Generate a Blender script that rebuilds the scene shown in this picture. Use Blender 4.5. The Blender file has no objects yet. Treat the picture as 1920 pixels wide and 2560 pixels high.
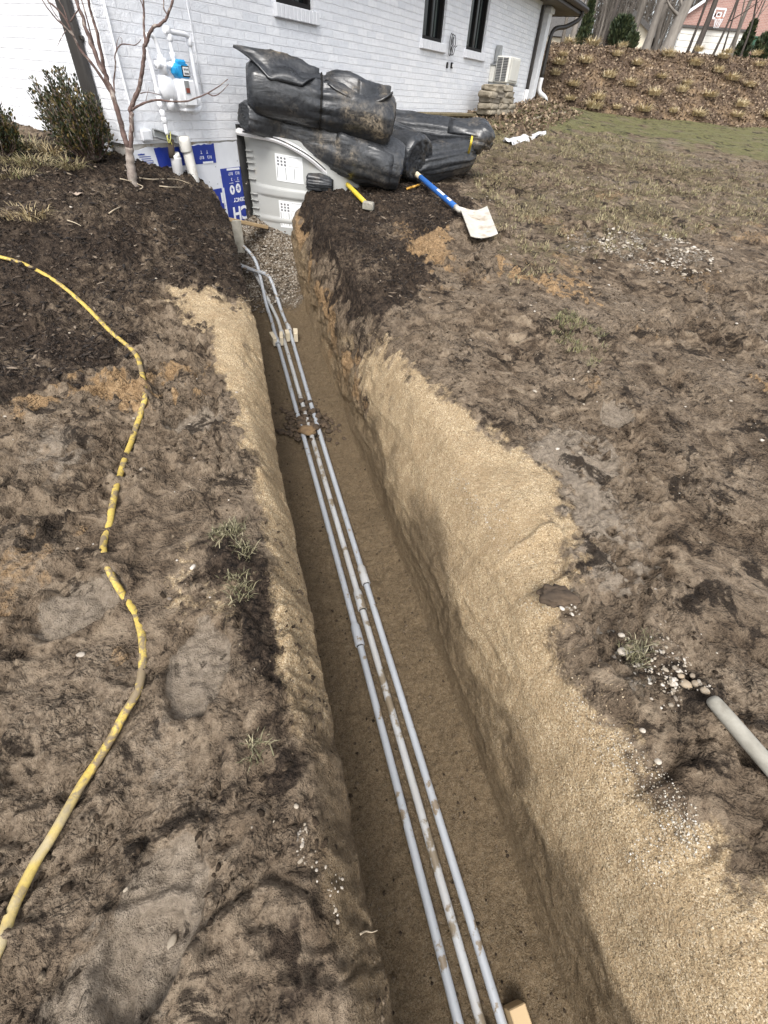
import bpy, math, random
import numpy as np
from mathutils import Vector, Matrix
random.seed(7); rng = np.random.default_rng(7)
scene = bpy.context.scene
COL = scene.collection
R_ = math.radians

# ------------------------------------------------------------------ camera
CAM_H = 1.72
F_PX = 1119.4454
MC = np.array([[0.99679651, 0.07997945, 0.0],
               [0.05485435, -0.68365837, 0.72773775],
               [0.05820406, -0.72540645, -0.68585550]])
cd = bpy.data.cameras.new('camera'); cam = bpy.data.objects.new('camera', cd); COL.objects.link(cam)
cd.sensor_fit = 'HORIZONTAL'; cd.sensor_width = 36.0; cd.lens = F_PX / 1920 * 36
cd.clip_start = 0.05; cd.clip_end = 600
rot = Matrix((MC[:, 0], -MC[:, 1], -MC[:, 2])).transposed()
cam.matrix_world = Matrix.Translation((0, 0, CAM_H)) @ rot.to_4x4()
scene.camera = cam

# ------------------------------------------------------------------ light
SUN_EL, SUN_AZ = 50, 184            # azimuth measured clockwise from +Y
w = bpy.data.worlds.new('World'); scene.world = w; w.use_nodes = True
nt = w.node_tree; nt.nodes.clear()
sky = nt.nodes.new('ShaderNodeTexSky'); sky.sky_type = 'NISHITA'; sky.sun_disc = False
sky.sun_elevation = R_(SUN_EL); sky.sun_rotation = R_(SUN_AZ)
sky.air_density = 1.0; sky.dust_density = 3.0; sky.ozone_density = 1.0
hs = nt.nodes.new('ShaderNodeHueSaturation'); hs.inputs['Saturation'].default_value = 0.30
bg = nt.nodes.new('ShaderNodeBackground'); bg.inputs[1].default_value = 0.15
wo = nt.nodes.new('ShaderNodeOutputWorld')
nt.links.new(sky.outputs[0], hs.inputs['Color']); nt.links.new(hs.outputs[0], bg.inputs[0]); nt.links.new(bg.outputs[0], wo.inputs[0])
sl = bpy.data.lights.new('sun', 'SUN'); sun = bpy.data.objects.new('sun', sl); COL.objects.link(sun)
sl.energy = 1.3; sl.angle = R_(22); sl.color = (1.0, 0.965, 0.92)
sd = Vector((math.sin(R_(SUN_AZ)) * math.cos(R_(SUN_EL)), math.cos(R_(SUN_AZ)) * math.cos(R_(SUN_EL)), math.sin(R_(SUN_EL))))
sun.rotation_euler = sd.to_track_quat('Z', 'Y').to_euler()
scene.view_settings.view_transform = 'Standard'; scene.view_settings.look = 'None'
scene.view_settings.exposure = 1.02; scene.view_settings.gamma = 1.0

# ------------------------------------------------------------------ where a pixel's ray meets the place (used to measure positions)
SC = 1920 / 1659
CAMP = np.array([0, 0, CAM_H])
def ray(p):
    return MC @ np.array([p[0] * SC - 960, p[1] * SC - 1280, F_PX])
WAZ = R_(27.7177)
WD = np.array([math.sin(WAZ), math.cos(WAZ), 0.0]); WN = np.array([WD[1], -WD[0], 0.0])
WDIST = 5.27
def wp(p, off=0.0):                       # on the long wall's plane, off metres in front of it
    d = ray(p); return CAMP + d * ((off - WDIST) / (d @ WN))
def yp(p, y):                             # on the vertical plane y metres ahead
    d = ray(p); return CAMP + d * (y / d[1])
def zp(p, z):
    d = ray(p); return CAMP + d * ((z - CAM_H) / d[2])
T_AZ = R_(-19.8)
T2 = np.array([math.sin(T_AZ), math.cos(T_AZ)]); U2 = np.array([T2[1], -T2[0]])
def uv_of(P): return float(P[0] * U2[0] + P[1] * U2[1]), float(P[0] * T2[0] + P[1] * T2[1])
def xy_of(u, v): return u * U2[0] + v * T2[0], u * U2[1] + v * T2[1]
CORNER_S = 3.76
CORNER = CAMP * [1, 1, 0] + WD * CORNER_S - WN * WDIST      # house corner on plan
def hl(P):                                # world -> house local (x along wall, y into house, z up)
    d = np.array(P) - CORNER
    return np.array([d @ WD, -(d @ WN), P[2]])
def hw(x, y, z):                          # house local -> world
    q = CORNER + WD * x - WN * y; return np.array([q[0], q[1], z])
# zoom helpers
def zA(x, y): return (x / 3.0, y / 3.0)                                             # crop 0,0,640,600
def zB(x, y): return ((560 + x * .42194) / SC, (80 + y * .42194) / SC)              # crop 560,80..
def zC(x, y): return ((1000 + x * .30139) / SC, (y * .30139) / SC)                  # crop 1000,0..
def zD(x, y): return ((1320 + x * .36166) / SC, (y * .36166) / SC)                  # crop 1320,0..
def zE(x, y): return ((280 + x * .26522) / SC, (40 + y * .26522) / SC)              # crop 280,40..
def zM(x, y): return ((240 + x * .22905) / SC, (y * .22905) / SC)                   # crop 240,0..620,380
def zW(x, y): return ((480 + x * .18083) / SC, (380 + y * .18083) / SC)             # crop 480,380..

# ------------------------------------------------------------------ noise
def _h(ix, iy, iz, seed):
    h = (ix.astype(np.uint32) * np.uint32(374761393) + iy.astype(np.uint32) * np.uint32(668265263)
         + iz.astype(np.uint32) * np.uint32(2147483647) + np.uint32(seed * 974711 & 0xffffffff))
    h = (h ^ (h >> np.uint32(13))) * np.uint32(1274126177)
    h = (h ^ (h >> np.uint32(16))) * np.uint32(2246822519)
    h = h ^ (h >> np.uint32(15))
    return h.astype(np.float32) * np.float32(1 / 4294967295.0)
def vnoise(x, y, z, seed=0):
    x = np.asarray(x, np.float32); y = np.asarray(y, np.float32); z = np.asarray(z, np.float32)
    x, y, z = np.broadcast_arrays(x, y, z)
    xi = np.floor(x); yi = np.floor(y); zi = np.floor(z)
    fx = x - xi; fy = y - yi; fz = z - zi
    fx = fx * fx * (3 - 2 * fx); fy = fy * fy * (3 - 2 * fy); fz = fz * fz * (3 - 2 * fz)
    xi = xi.astype(np.int32); yi = yi.astype(np.int32); zi = zi.astype(np.int32)
    flat = not np.any(z)
    def lay(zz):
        a = _h(xi, yi, zz, seed); b = _h(xi + 1, yi, zz, seed); c = _h(xi, yi + 1, zz, seed); d = _h(xi + 1, yi + 1, zz, seed)
        return (a + (b - a) * fx) * (1 - fy) + (c + (d - c) * fx) * fy
    l0 = lay(zi)
    if flat: return l0 * 2 - 1
    return (l0 * (1 - fz) + lay(zi + 1) * fz) * 2 - 1
def fbm(x, y, z=0.0, o=4, seed=0, g=0.5):
    s = 0; a = 1.0; n = 0
    ca, sa = 0.8, 0.6
    for i in range(o):
        s = s + a * vnoise(x, y, z, seed + i * 17); n += a; a *= g
        x, y = (x * ca - y * sa) * 2.03 + 7.1, (x * sa + y * ca) * 2.03 + 3.7
        z = z * 2.03
    return s / n
def sstep(a, b, x):
    t = np.clip((x - a) / (b - a), 0, 1); return t * t * (3 - 2 * t)

# ------------------------------------------------------------------ terrain functions (u across the trench, v along it)
def zbase(u, v):
    u = np.asarray(u, float); v = np.asarray(v, float)
    z = 0.1 * (v - np.logaddexp(0, (v - 17.0) * 1.2) / 1.2)
    z = z + 0.40 * sstep(0.45, -1.2, u) * sstep(3.4, 5.6, v) * sstep(20, 10, v)
    x = u * 0.9409 - v * 0.3387; y = u * 0.3387 + v * 0.9409          # a low leafy bed along the far half of the house wall
    lx = (x + 2.918) * WD[0] + (y - 5.780) * WD[1]; ly = (x + 2.918) * WN[0] + (y - 5.780) * WN[1]
    z = z + 0.20 * sstep(7.9, 8.9, lx) * sstep(1.9, .6, ly) * sstep(16, 13, lx)
    return z
def poly(pts): 
    out = []
    for p in pts:
        d = ray(p); k = 3.0
        for _ in range(40):
            P = CAMP + d * k; u, v = uv_of(P)
            k += (P[2] - float(zbase(u, v))) / max(1e-6, -(d[2] - 0.1 * (d[0] * T2[0] + d[1] * T2[1])))
        out.append(uv_of(CAMP + d * k))
    return np.array(out)
def inpoly(u, v, pg):
    r = np.zeros(u.shape, bool); n = len(pg); j = n - 1
    for i in range(n):
        ui, vi = pg[i]; uj, vj = pg[j]
        if abs(vi - vj) > 1e-9:
            r ^= ((vi > v) != (vj > v)) & (u < (uj - ui) * (v - vi) / (vj - vi) + ui)
        j = i
    return r
PG = dict(
 mulchL=poly([(-260, 330), (0, 300), (440, 365), (520, 480), (560, 640), (480, 640), (370, 605), (340, 700), (300, 740), (250, 760), (180, 800), (110, 835), (0, 880), (-400, 900)]),
 mulchR=poly([(640, 395), (860, 395), (1010, 400), (1010, 470), (960, 500), (880, 525), (930, 600), (870, 660), (800, 690), (740, 670), (660, 560), (600, 430)]),
 rimL=poly([(470, 1130), (590, 1120), (660, 1340), (700, 1500), (760, 1800), (900, 2260), (560, 2260), (600, 1900), (580, 1650), (540, 1480), (500, 1300)]),
 sandL=poly([(370, 610), (440, 600), (560, 690), (620, 880), (650, 1060), (600, 1080), (560, 960), (500, 800), (430, 700), (365, 650)]),
 sandL2=poly([(405, 1175), (470, 1220), (545, 1370), (500, 1370), (430, 1280)]),
 sandL3=poly([(380, 1380), (450, 1370), (500, 1450), (480, 1560), (400, 1540)]),
 clayL=poly([(90, 830), (200, 795), (330, 780), (480, 830), (520, 900), (330, 900), (170, 940), (60, 900)]),
 clayR=poly([(850, 470), (930, 480), (985, 540), (960, 585), (900, 570), (860, 530)]),
 clayR2=poly([(1600, 815), (1680, 830), (1680, 880), (1640, 860)]),
 clayR3=poly([(1060, 560), (1220, 600), (1300, 640), (1180, 630), (1080, 600)]),
 gravR=poly([(1220, 510), (1330, 500), (1440, 510), (1540, 550), (1530, 610), (1440, 600), (1330, 560), (1240, 540)]),
 gravS=poly([(1290, 1330), (1430, 1350), (1530, 1480), (1480, 1500), (1330, 1440), (1260, 1420)]),
 slab1=poly([(130, 1960), (250, 1930), (350, 1945), (400, 2090), (340, 2300), (60, 2300), (150, 2130)]),
 slab2=poly([(1120, 960), (1230, 900), (1330, 960), (1400, 1180), (1330, 1310), (1210, 1200), (1190, 1080)]),
 slab3=poly([(330, 1600), (480, 1640), (470, 1800), (300, 1780), (240, 1700)]),
 slab4=poly([(90, 930), (240, 960), (150, 1060), (0, 1040)]),
 lawn=poly([(1040, 262), (1180, 240), (1420, 250), (1900, 262), (2000, 420), (1659, 352), (1560, 322), (1430, 296), (1250, 282), (1120, 276)]),
 dry=poly([(1000, 300), (1300, 290), (1659, 380), (1659, 480), (1300, 560), (1100, 620), (1050, 480)]),
)
SOFT = ('mulchL', 'mulchR', 'rimL', 'sandL', 'sandL2', 'sandL3', 'clayL', 'clayR', 'gravR', 'gravS', 'slab1', 'slab2', 'slab3', 'slab4')
SV = np.array([-3, -.5, -.21, .05, .43, .67, .9, 1.14, 1.68, 2.2, 2.63, 3.1, 3.52, 4.0, 60])
SU = np.array([1.5, 1.38, 1.27, 1.17, 1.10, 1.12, 1.25, 1.42, 1.55, 1.32, 1.25, 1.12, 1.03, .8, .8])
def masks(u, v):
    n1 = fbm(u * 3, v * 3, 0, 4, 5); n2 = fbm(u * 3 + 40, v * 3, 0, 4, 6)
    f1 = fbm(u * 16, v * 16, 0, 3, 8); f2 = fbm(u * 16 + 9, v * 16, 0, 3, 9)
    uu = u + n1 * .26 + f1 * .10; vv = v + n2 * .36 + f2 * .12
    m = {}
    for k, p in PG.items():
        if k in SOFT: m[k] = sum(inpoly(uu + du, vv + dv, p).astype(np.float32) for du, dv in ((0, 0), (.07, .03), (-.06, .05), (.03, -.08), (-.05, -.06), (.13, .02), (-.12, -.03), (0, .15), (.02, -.15))) / 9
        else: m[k] = inpoly(uu, vv, p).astype(np.float32)
    sand = np.maximum.reduce([m['sandL'], m['sandL2'], m['sandL3'] * .5])
    uS = np.interp(v, SV, SU)
    sr = sstep(.20, -.14, u + n1 * .16 + f1 * .14 - uS) * (u > .5) * (v < 6)
    sand = np.maximum(sand, sr)
    mul = np.maximum.reduce([m['mulchL'], m['mulchR'], m['rimL'] * sstep(-.35, .1, n2 + f1 * .4 + .1)])
    clay = np.maximum.reduce([m['clayL'] * sstep(-.1, .3, n1 + f1 * .6), m['clayR'], m['clayR2'], m['clayR3'] * sstep(-.1, .3, f1)])
    spots = sstep(.36, .5, fbm(u * 1.7 + 3, v * 1.7, 0, 3, 31) + f1 * .25) * (1 - mul) * (v < 8)
    clay = np.maximum(clay, spots * .45)
    mul = mul * (1 - sand) * np.maximum(m['rimL'], .55 + .45 * sstep(-.35, .1, fbm(u * 2.2, v * 2.2, 0, 3, 33) + f2 * .4))
    lawn = m['lawn'] * sstep(-.6, -.1, n1 + f1 * .5)
    lawn = np.maximum(lawn, sstep(9, 13, v) * (u > 2) * sstep(-.2, .2, n2) * .8)
    dry = m['dry'] * sstep(-.1, .35, f1 + n1)
    grav = .8 * np.maximum(m['gravR'] * sstep(-.15, .3, f1 + n2 * .5), m['gravS'] * sstep(.05, .4, f1 + n1 * .5))
    pr_ = np.zeros(u.shape)
    for (pu, pv, rz, ln) in PRINTS:
        du = u - pu; dv = v - pv; x_ = du * math.cos(rz) - dv * math.sin(rz); y_ = du * math.sin(rz) + dv * math.cos(rz); pr_ = np.maximum(pr_, sstep(1.2, .8, (x_ / (ln * .38)) ** 2 + (y_ / (ln * .62)) ** 2 + f1 * .3) * .9)
    slab = np.maximum.reduce([m['slab1'], m['slab2'] * .8, m['slab3'] * .6, m['slab4'] * .7]) * (1 - mul) * (1 - sand) * sstep(-.45, -.1, f1 + n1)
    slab = np.maximum(slab, pr_ * (1 - sand) * (1 - mul))
    return dict(slab=slab, sand=sand, mulch=mul, clay=clay, lawn=lawn, dry=dry, gravel=grav)
def gdisp(u, v, m):                      # height of the churned surface over zbase
    fade = sstep(30, 8, np.abs(v)) * .85 + .15
    sand, mul, lawn = m['sand'], m['mulch'], m['lawn']
    mud = np.clip(1 - sand - mul - lawn, 0, 1)
    low = fbm(u * 1.1, v * 1.1, 0, 3, 41) * .05
    wx = u + fbm(u * 2, v * 2, 0, 2, 44) * .25; wy = v + fbm(u * 2 + 5, v * 2, 0, 2, 45) * .25
    lump = (1 - np.abs(fbm(wx * 4.2, wy * 4.2, 0, 4, 51))) ** 2 * .055 - .03
    crack2 = -np.clip(.07 - np.abs(fbm(wx * 6.5 + 9, wy * 6.5, 0, 3, 58)), 0, .07) / .07
    crack = -np.clip(.11 - np.abs(fbm(wx * 2.6, wy * 2.6, 0, 4, 57)), 0, .11) / .11
    smear = sstep(-.02, .26, fbm(u * 1.3 + 11, v * 1.3, 0, 3, 61))
    smear = np.maximum(smear, m['slab'])
    ang = fbm(u * .6, v * .6, 0, 2, 63) * 2.2 + .6
    ca, sa = np.cos(ang), np.sin(ang)
    groove = fbm((u * ca + v * sa) * 3, (-u * sa + v * ca) * 28, 0, 3, 67) * .012
    clod = np.clip(fbm(u * 15, v * 15, 0, 3, 71), -.25, 1) * .035
    clod2 = np.clip(fbm(u * 38, v * 38, 0, 2, 73), -.2, 1) * .018
    rough = sstep(-.25, .35, fbm(u * 1.9, v * 1.9, 0, 3, 77))
    fine = fbm(u * 85, v * 85, 0, 2, 79) * .006
    d_mud = (lump * 1.0 + clod * (.7 + 1.3 * rough) + crack * .045 + crack2 * .022) * (1 - smear * .75) + groove * (1.25 + 1.0 * m['slab']) * smear + (clod2 * (.6 + 1.2 * rough) + fine) * (1 - smear * .8)
    d_mul = lump * .9 + clod * 1.3 + clod2 * 1.6 + fine * 1.3
    d_sand = fbm(u * 6, v * 6, 0, 3, 81) * .016 + clod2 * .35
    d_lawn = clod * .5
    d = mud * d_mud + mul * d_mul + sand * d_sand + lawn * d_lawn
    d = d + m['clay'] * (np.abs(clod) * 1.1 + .006)
    return low + d * fade
PRINTS = []
for q, rz, ln in (((430, 1440), .25, .30), ((420, 905), 1.2, .26), ((640, 990), .3, .2), ((1190, 1190), .4, .22), ((170, 1300), 1.0, .30), ((330, 2000), .5, .32), ((1330, 900), .9, .28), ((250, 2120), 1.2, .3)):
    a = poly([q])[0]; PRINTS.append((a[0], a[1], rz, ln))
def prints(u, v):
    d = np.zeros(np.shape(u))
    for (pu, pv, rz, ln) in PRINTS:
        du = u - pu; dv = v - pv
        x = du * math.cos(rz) - dv * math.sin(rz); y = du * math.sin(rz) + dv * math.cos(rz)
        q = (x / (ln * .38)) ** 2 + (y / (ln * .62)) ** 2
        ins = sstep(1.1, .8, q)
        rim = np.exp(-((q - 1.35) / .3) ** 2)
        d = d + ins * (-.036 + .0022 * np.sin(y * 170)) + rim * .020
    return d
def rimdrop(u, v):
    eL = eL_of(v); wd_ = .15 + .05 * fbm(v * 3, v * 0, 0, 2, 94)
    return (-.10 * np.clip((u - (eL - .32)) / .32, 0, 1) ** 2 - .17 * sstep(4.5, 2.5, v) * np.clip((u - (eL - wd_)) / wd_, 0, 1) ** 1.6) * (u < eL + .01)
def eL_of(v):
    v = np.asarray(v, float)
    return .115 + .03 * sstep(2, 3.5, v) * sstep(5, 3.5, v) - .17 * sstep(5.6, 7.6, v) + .022 * fbm(v * 2.5, v * 0 + .5, 0, 3, 91) + .016 * fbm(v * 9, v * 0 + .5, 0, 4, 92)
def gz(u, v):
    u = np.atleast_1d(np.asarray(u, float)); v = np.atleast_1d(np.asarray(v, float))
    m = masks(u, v)
    z = zbase(u, v) + gdisp(u, v, m) + prints(u, v) + rimdrop(u, v)
    return z
def gz1(x, y):
    u, v = uv_of((x, y)); return float(gz(u, v)[0])
def gp(p):                               # where a pixel's ray meets the finished ground
    d = ray(p); k = 0.5; prev = None
    ks = np.concatenate([np.linspace(.8, 6, 700), np.linspace(6, 40, 1200)]) / F_PX
    P = CAMP[None] + d[None] * (ks[:, None] )
    u = P[:, 0] * U2[0] + P[:, 1] * U2[1]; v = P[:, 0] * T2[0] + P[:, 1] * T2[1]
    g = zbase(u, v)
    i = int(np.argmax(P[:, 2] < g))
    return np.array([P[i, 0], P[i, 1], g[i]])
_gp0 = gp
def gp(p):
    d = ray(p)
    ks = np.concatenate([np.linspace(.8, 7, 900), np.linspace(7, 45, 1500)])
    P = CAMP[None] + d[None] / F_PX * ks[:, None]
    u = P[:, 0] * U2[0] + P[:, 1] * U2[1]; v = P[:, 0] * T2[0] + P[:, 1] * T2[1]
    g = gz(u, v)
    i = int(np.argmax(P[:, 2] < g)); a = max(i - 1, 0)
    t = (P[a, 2] - g[a]) / max(1e-9, (P[a, 2] - g[a]) - (P[i, 2] - g[i])) if i else 0
    Q = P[a] * (1 - t) + P[i] * t
    return Q
def zfloor(v):
    v = np.asarray(v, float)
    z = -1.10 + .1 * v
    z = z + sstep(6.15, 7.75, v) * .72
    return z

# ------------------------------------------------------------------ materials
def new_mat(name):
    m = bpy.data.materials.new(name); m.use_nodes = True; n = m.node_tree
    b = n.nodes['Principled BSDF']
    return m, n, b
def N(n, typ, **kw):
    x = n.nodes.new(typ)
    for k, v in kw.items():
        if k in x.inputs: x.inputs[k].default_value = v
        else: setattr(x, k, v)
    return x
def c4(c): return (c[0], c[1], c[2], 1)
def ramp(n, src, stops):
    r = n.nodes.new('ShaderNodeValToRGB'); e = r.color_ramp.elements
    e[0].position, e[0].color = stops[0][0], c4(stops[0][1]); e[1].position, e[1].color = stops[-1][0], c4(stops[-1][1])
    for p, c in stops[1:-1]:
        k = e.new(p); k.color = c4(c)
    n.links.new(src, r.inputs[0]); return r.outputs[0]
def mix(n, fac, a, b):
    x = n.nodes.new('ShaderNodeMix'); x.data_type = 'RGBA'
    for s, val in ((0, fac), (6, a), (7, b)):
        if hasattr(val, 'links'): n.links.new(val, x.inputs[s])
        else: x.inputs[s].default_value = c4(val) if isinstance(val, tuple) else val
    return x.outputs[2]
def math_(n, op, a, b=None, clamp=False):
    x = n.nodes.new('ShaderNodeMath'); x.operation = op; x.use_clamp = clamp
    for i, val in enumerate((a, b)):
        if val is None: continue
        if hasattr(val, 'links'): n.links.new(val, x.inputs[i])
        else: x.inputs[i].default_value = val
    return x.outputs[0]
def noise(n, vec, scale, detail=4, rough=.55, dist=0.0):
    x = N(n, 'ShaderNodeTexNoise', Scale=scale, Detail=detail, Roughness=rough, Distortion=dist)
    if vec is not None: n.links.new(vec, x.inputs['Vector'])
    return x.outputs[0]
def bump(n, b, hsock, strength=.5, dist=.01):
    x = N(n, 'ShaderNodeBump', Strength=strength, Distance=dist); n.links.new(hsock, x.inputs['Height']); n.links.new(x.outputs[0], b.inputs['Normal']); return x
def objco(n):
    return n.nodes.new('ShaderNodeTexCoord').outputs['Object']
def simple(name, c1, c2=None, scale=8, rough=.6, bs=.25, bd=.004, detail=5, stain=None, stain_at=(.52, .62), stain_scale=3, metallic=0, stretch=None, spec=None):
    m, n, b = new_mat(name)
    co = objco(n)
    if stretch:
        mp = N(n, 'ShaderNodeMapping', Scale=stretch); n.links.new(co, mp.inputs[0]); co = mp.outputs[0]
    f = noise(n, co, scale, detail)
    c2 = c2 or tuple(x * .7 for x in c1)
    col = ramp(n, f, [(.3, c2), (.7, c1)])
    if stain:
        sf = noise(n, co, stain_scale, 6, .65)
        k = ramp(n, sf, [(stain_at[0], (0, 0, 0)), (stain_at[1], (1, 1, 1))])
        col = mix(n, k, col, stain)
    n.links.new(col, b.inputs['Base Color']); b.inputs['Roughness'].default_value = rough; b.inputs['Metallic'].default_value = metallic
    if spec is not None: b.inputs['Specular IOR Level'].default_value = spec
    if bs: bump(n, b, f, bs, bd)
    return m

def ground_material():
    m, n, b = new_mat('soil')
    co = objco(n); AT = {}; nX = noise(n, co, 30, 8, .72, .4)
    def at(nm):
        if nm in AT: return AT[nm]
        a = n.nodes.new('ShaderNodeAttribute'); a.attribute_name = nm; r = a.outputs['Fac']
        if nm in ('sand', 'mulch', 'clay', 'gravel', 'slab'):
            k = math_(n, 'ADD', r, math_(n, 'MULTIPLY', math_(n, 'SUBTRACT', nX, .5), 1.25)); r = math_(n, 'ADD', math_(n, 'MULTIPLY', math_(n, 'SUBTRACT', k, .5), 3.2), .5, True)
        AT[nm] = r; return r
    nL = noise(n, co, 1.6, 5, .6, .6); nM = noise(n, co, 7, 6, .65, .8); nF = noise(n, co, 38, 5, .7); nG = noise(n, co, 170, 3, .6)
    mud = ramp(n, nM, [(.30, (.030, .021, .014)), (.42, (.100, .071, .047)), (.55, (.190, .141, .096)), (.71, (.325, .257, .181))])
    mud = mix(n, ramp(n, nL, [(.42, (0, 0, 0)), (.6, (.75, .75, .75))]), mud, ramp(n, nF, [(.3, (.068, .049, .032)), (.47, (.20, .152, .106)), (.66, (.345, .274, .197))]))
    mud = mix(n, ramp(n, nF, [(.30, (.8, .8, .8)), (.42, (0, 0, 0))]), mud, (.035, .025, .018))
    sv = N(n, 'ShaderNodeTexVoronoi', Scale=235.0); n.links.new(co, sv.inputs['Vector'])
    grain = ramp(n, sv.outputs['Color'], [(.10, (.12, .078, .040)), (.33, (.36, .262, .150)), (.66, (.52, .40, .245)), (.92, (.78, .67, .50))])
    sand = mix(n, .22, grain, ramp(n, nF, [(.3, (.27, .19, .105)), (.5, (.43, .315, .185)), (.7, (.52, .40, .25))]))
    sand = mix(n, ramp(n, nM, [(.35, (.6, .6, .6)), (.6, (0, 0, 0))]), sand, (.31, .22, .125))
    mul = ramp(n, nF, [(.32, (.008, .006, .005)), (.46, (.025, .0175, .0125)), (.60, (.062, .044, .031)), (.76, (.15, .113, .08))])
    mul = mix(n, ramp(n, nM, [(.50, (0, 0, 0)), (.70, (.55, .55, .55))]), mul, (.115, .084, .058))
    clay = ramp(n, nF, [(.3, (.14, .085, .045)), (.5, (.32, .21, .11)), (.7, (.45, .31, .18))])
    gras = ramp(n, nF, [(.3, (.075, .08, .03)), (.5, (.17, .165, .068)), (.72, (.28, .255, .125))])
    dry = ramp(n, nF, [(.3, (.06, .045, .028)), (.5, (.14, .11, .065)), (.72, (.25, .21, .125))])
    sv2 = N(n, 'ShaderNodeTexVoronoi', Scale=52.0); n.links.new(co, sv2.inputs['Vector'])
    grv = ramp(n, sv2.outputs['Color'], [(.15, (.10, .075, .05)), (.45, (.22, .175, .125)), (.75, (.36, .31, .25)), (.97, (.62, .59, .53))])
    damp = ramp(n, nF, [(.3, (.048, .032, .018)), (.5, (.092, .064, .037)), (.7, (.15, .108, .065))])
    damp = mix(n, .16, damp, grain)
    slabc = ramp(n, nF, [(.3, (.175, .142, .107)), (.48, (.26, .214, .163)), (.68, (.34, .285, .222))])
    mud = mix(n, math_(n, 'MULTIPLY', at('slab'), .8), mud, slabc)
    col = mix(n, at('dry'), mud, dry); col = mix(n, at('lawn'), col, gras)
    col = mix(n, math_(n, 'MULTIPLY', ramp(n, nM, [(.45, (0, 0, 0)), (.6, (1, 1, 1))]), math_(n, 'MULTIPLY', at('lawn'), .35)), col, (.115, .085, .055))
    wd_ = noise(n, co, 4.3, 10, .74, .6)
    col = mix(n, ramp(n, wd_, [(.41, (.9, .9, .9)), (.46, (0, 0, 0))]), col, (.024, .017, .012))
    speck = noise(n, co, 95, 4, .75)
    col = mix(n, ramp(n, speck, [(.30, (.75, .75, .75)), (.40, (0, 0, 0))]), col, (.03, .022, .016)); col = mix(n, ramp(n, speck, [(.63, (0, 0, 0)), (.74, (.5, .5, .5))]), col, (.34, .28, .21))
    col = mix(n, at('clay'), col, clay); col = mix(n, at('mulch'), col, mul)
    col = mix(n, at('sand'), col, sand); col = mix(n, at('damp'), col, damp); col = mix(n, at('gravel'), col, grv)
    n.links.new(col, b.inputs['Base Color'])
    wet = ramp(n, nL, [(.45, (.9, .9, .9)), (.62, (.62, .62, .62))])
    n.links.new(wet, b.inputs['Roughness']); b.inputs['Specular IOR Level'].default_value = .18
    h = math_(n, 'ADD', math_(n, 'MULTIPLY', nF, .65), math_(n, 'MULTIPLY', nG, .35))
    wv = n.nodes.new('ShaderNodeVectorMath'); wv.operation = 'MULTIPLY_ADD'; nz3 = N(n, 'ShaderNodeTexNoise', Scale=22.0, Detail=2.0); n.links.new(co, nz3.inputs['Vector'])
    n.links.new(nz3.outputs['Color'], wv.inputs[0]); wv.inputs[1].default_value = (.05, .05, .05); n.links.new(co, wv.inputs[2])
    sv3 = N(n, 'ShaderNodeTexVoronoi', Scale=62.0); n.links.new(wv.outputs[0], sv3.inputs['Vector'])
    clodm = math_(n, 'MULTIPLY', ramp(n, nM, [(.40, (1, 1, 1)), (.56, (.12, .12, .12))]), math_(n, 'SUBTRACT', 1.0, math_(n, 'MAXIMUM', math_(n, 'MAXIMUM', at('slab'), math_(n, 'MULTIPLY', at('damp'), .8)), math_(n, 'MULTIPLY', at('sand'), .8)), True))
    h = math_(n, 'SUBTRACT', h, math_(n, 'MULTIPLY', math_(n, 'MULTIPLY', sv3.outputs['Distance'], clodm), .9))
    gv = math_(n, 'MULTIPLY', sv2.outputs['Distance'], math_(n, 'MULTIPLY', at('gravel'), -1.2))
    h = math_(n, 'ADD', h, gv)
    bump(n, b, h, 1.0, .03)
    return m

def brick_material(name, ax):
    m, n, b = new_mat(name)
    co = objco(n)
    sx = n.nodes.new('ShaderNodeSeparateXYZ'); n.links.new(co, sx.inputs[0])
    cb = n.nodes.new('ShaderNodeCombineXYZ')
    wob = noise(n, co, 5, 2); 
    wz = math_(n, 'ADD', sx.outputs['Z'], math_(n, 'MULTIPLY', math_(n, 'SUBTRACT', wob, .5), .012))
    n.links.new(sx.outputs[ax], cb.inputs[0]); n.links.new(wz, cb.inputs[1])
    br = N(n, 'ShaderNodeTexBrick'); br.inputs['Scale'].default_value = 1; br.inputs['Brick Width'].default_value = .25; br.inputs['Row Height'].default_value = .078
    br.inputs['Mortar Size'].default_value = .0075; br.inputs['Mortar Smooth'].default_value = .35; br.inputs['Bias'].default_value = 0
    br.inputs['Color1'].default_value = (.86, .87, .89, 1); br.inputs['Color2'].default_value = (.745, .765, .80, 1); br.inputs['Mortar'].default_value = (.78, .79, .82, 1)
    n.links.new(cb.outputs[0], br.inputs['Vector'])
    n1 = noise(n, co, 16, 6, .65); n2 = noise(n, co, 70, 3, .6); n3 = noise(n, co, 1.2, 3)
    col = mix(n, ramp(n, n1, [(.36, (.30, .30, .30)), (.5, (0, 0, 0))]), br.outputs['Color'], (.62, .63, .66))
    n.links.new(col, b.inputs['Base Color']); b.inputs['Roughness'].default_value = .55
    h = math_(n, 'SUBTRACT', math_(n, 'ADD', math_(n, 'MULTIPLY', n1, .9), math_(n, 'MULTIPLY', n2, .25)), math_(n, 'MULTIPLY', br.outputs['Fac'], .85))
    bump(n, b, h, .75, .018)
    return m

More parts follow.
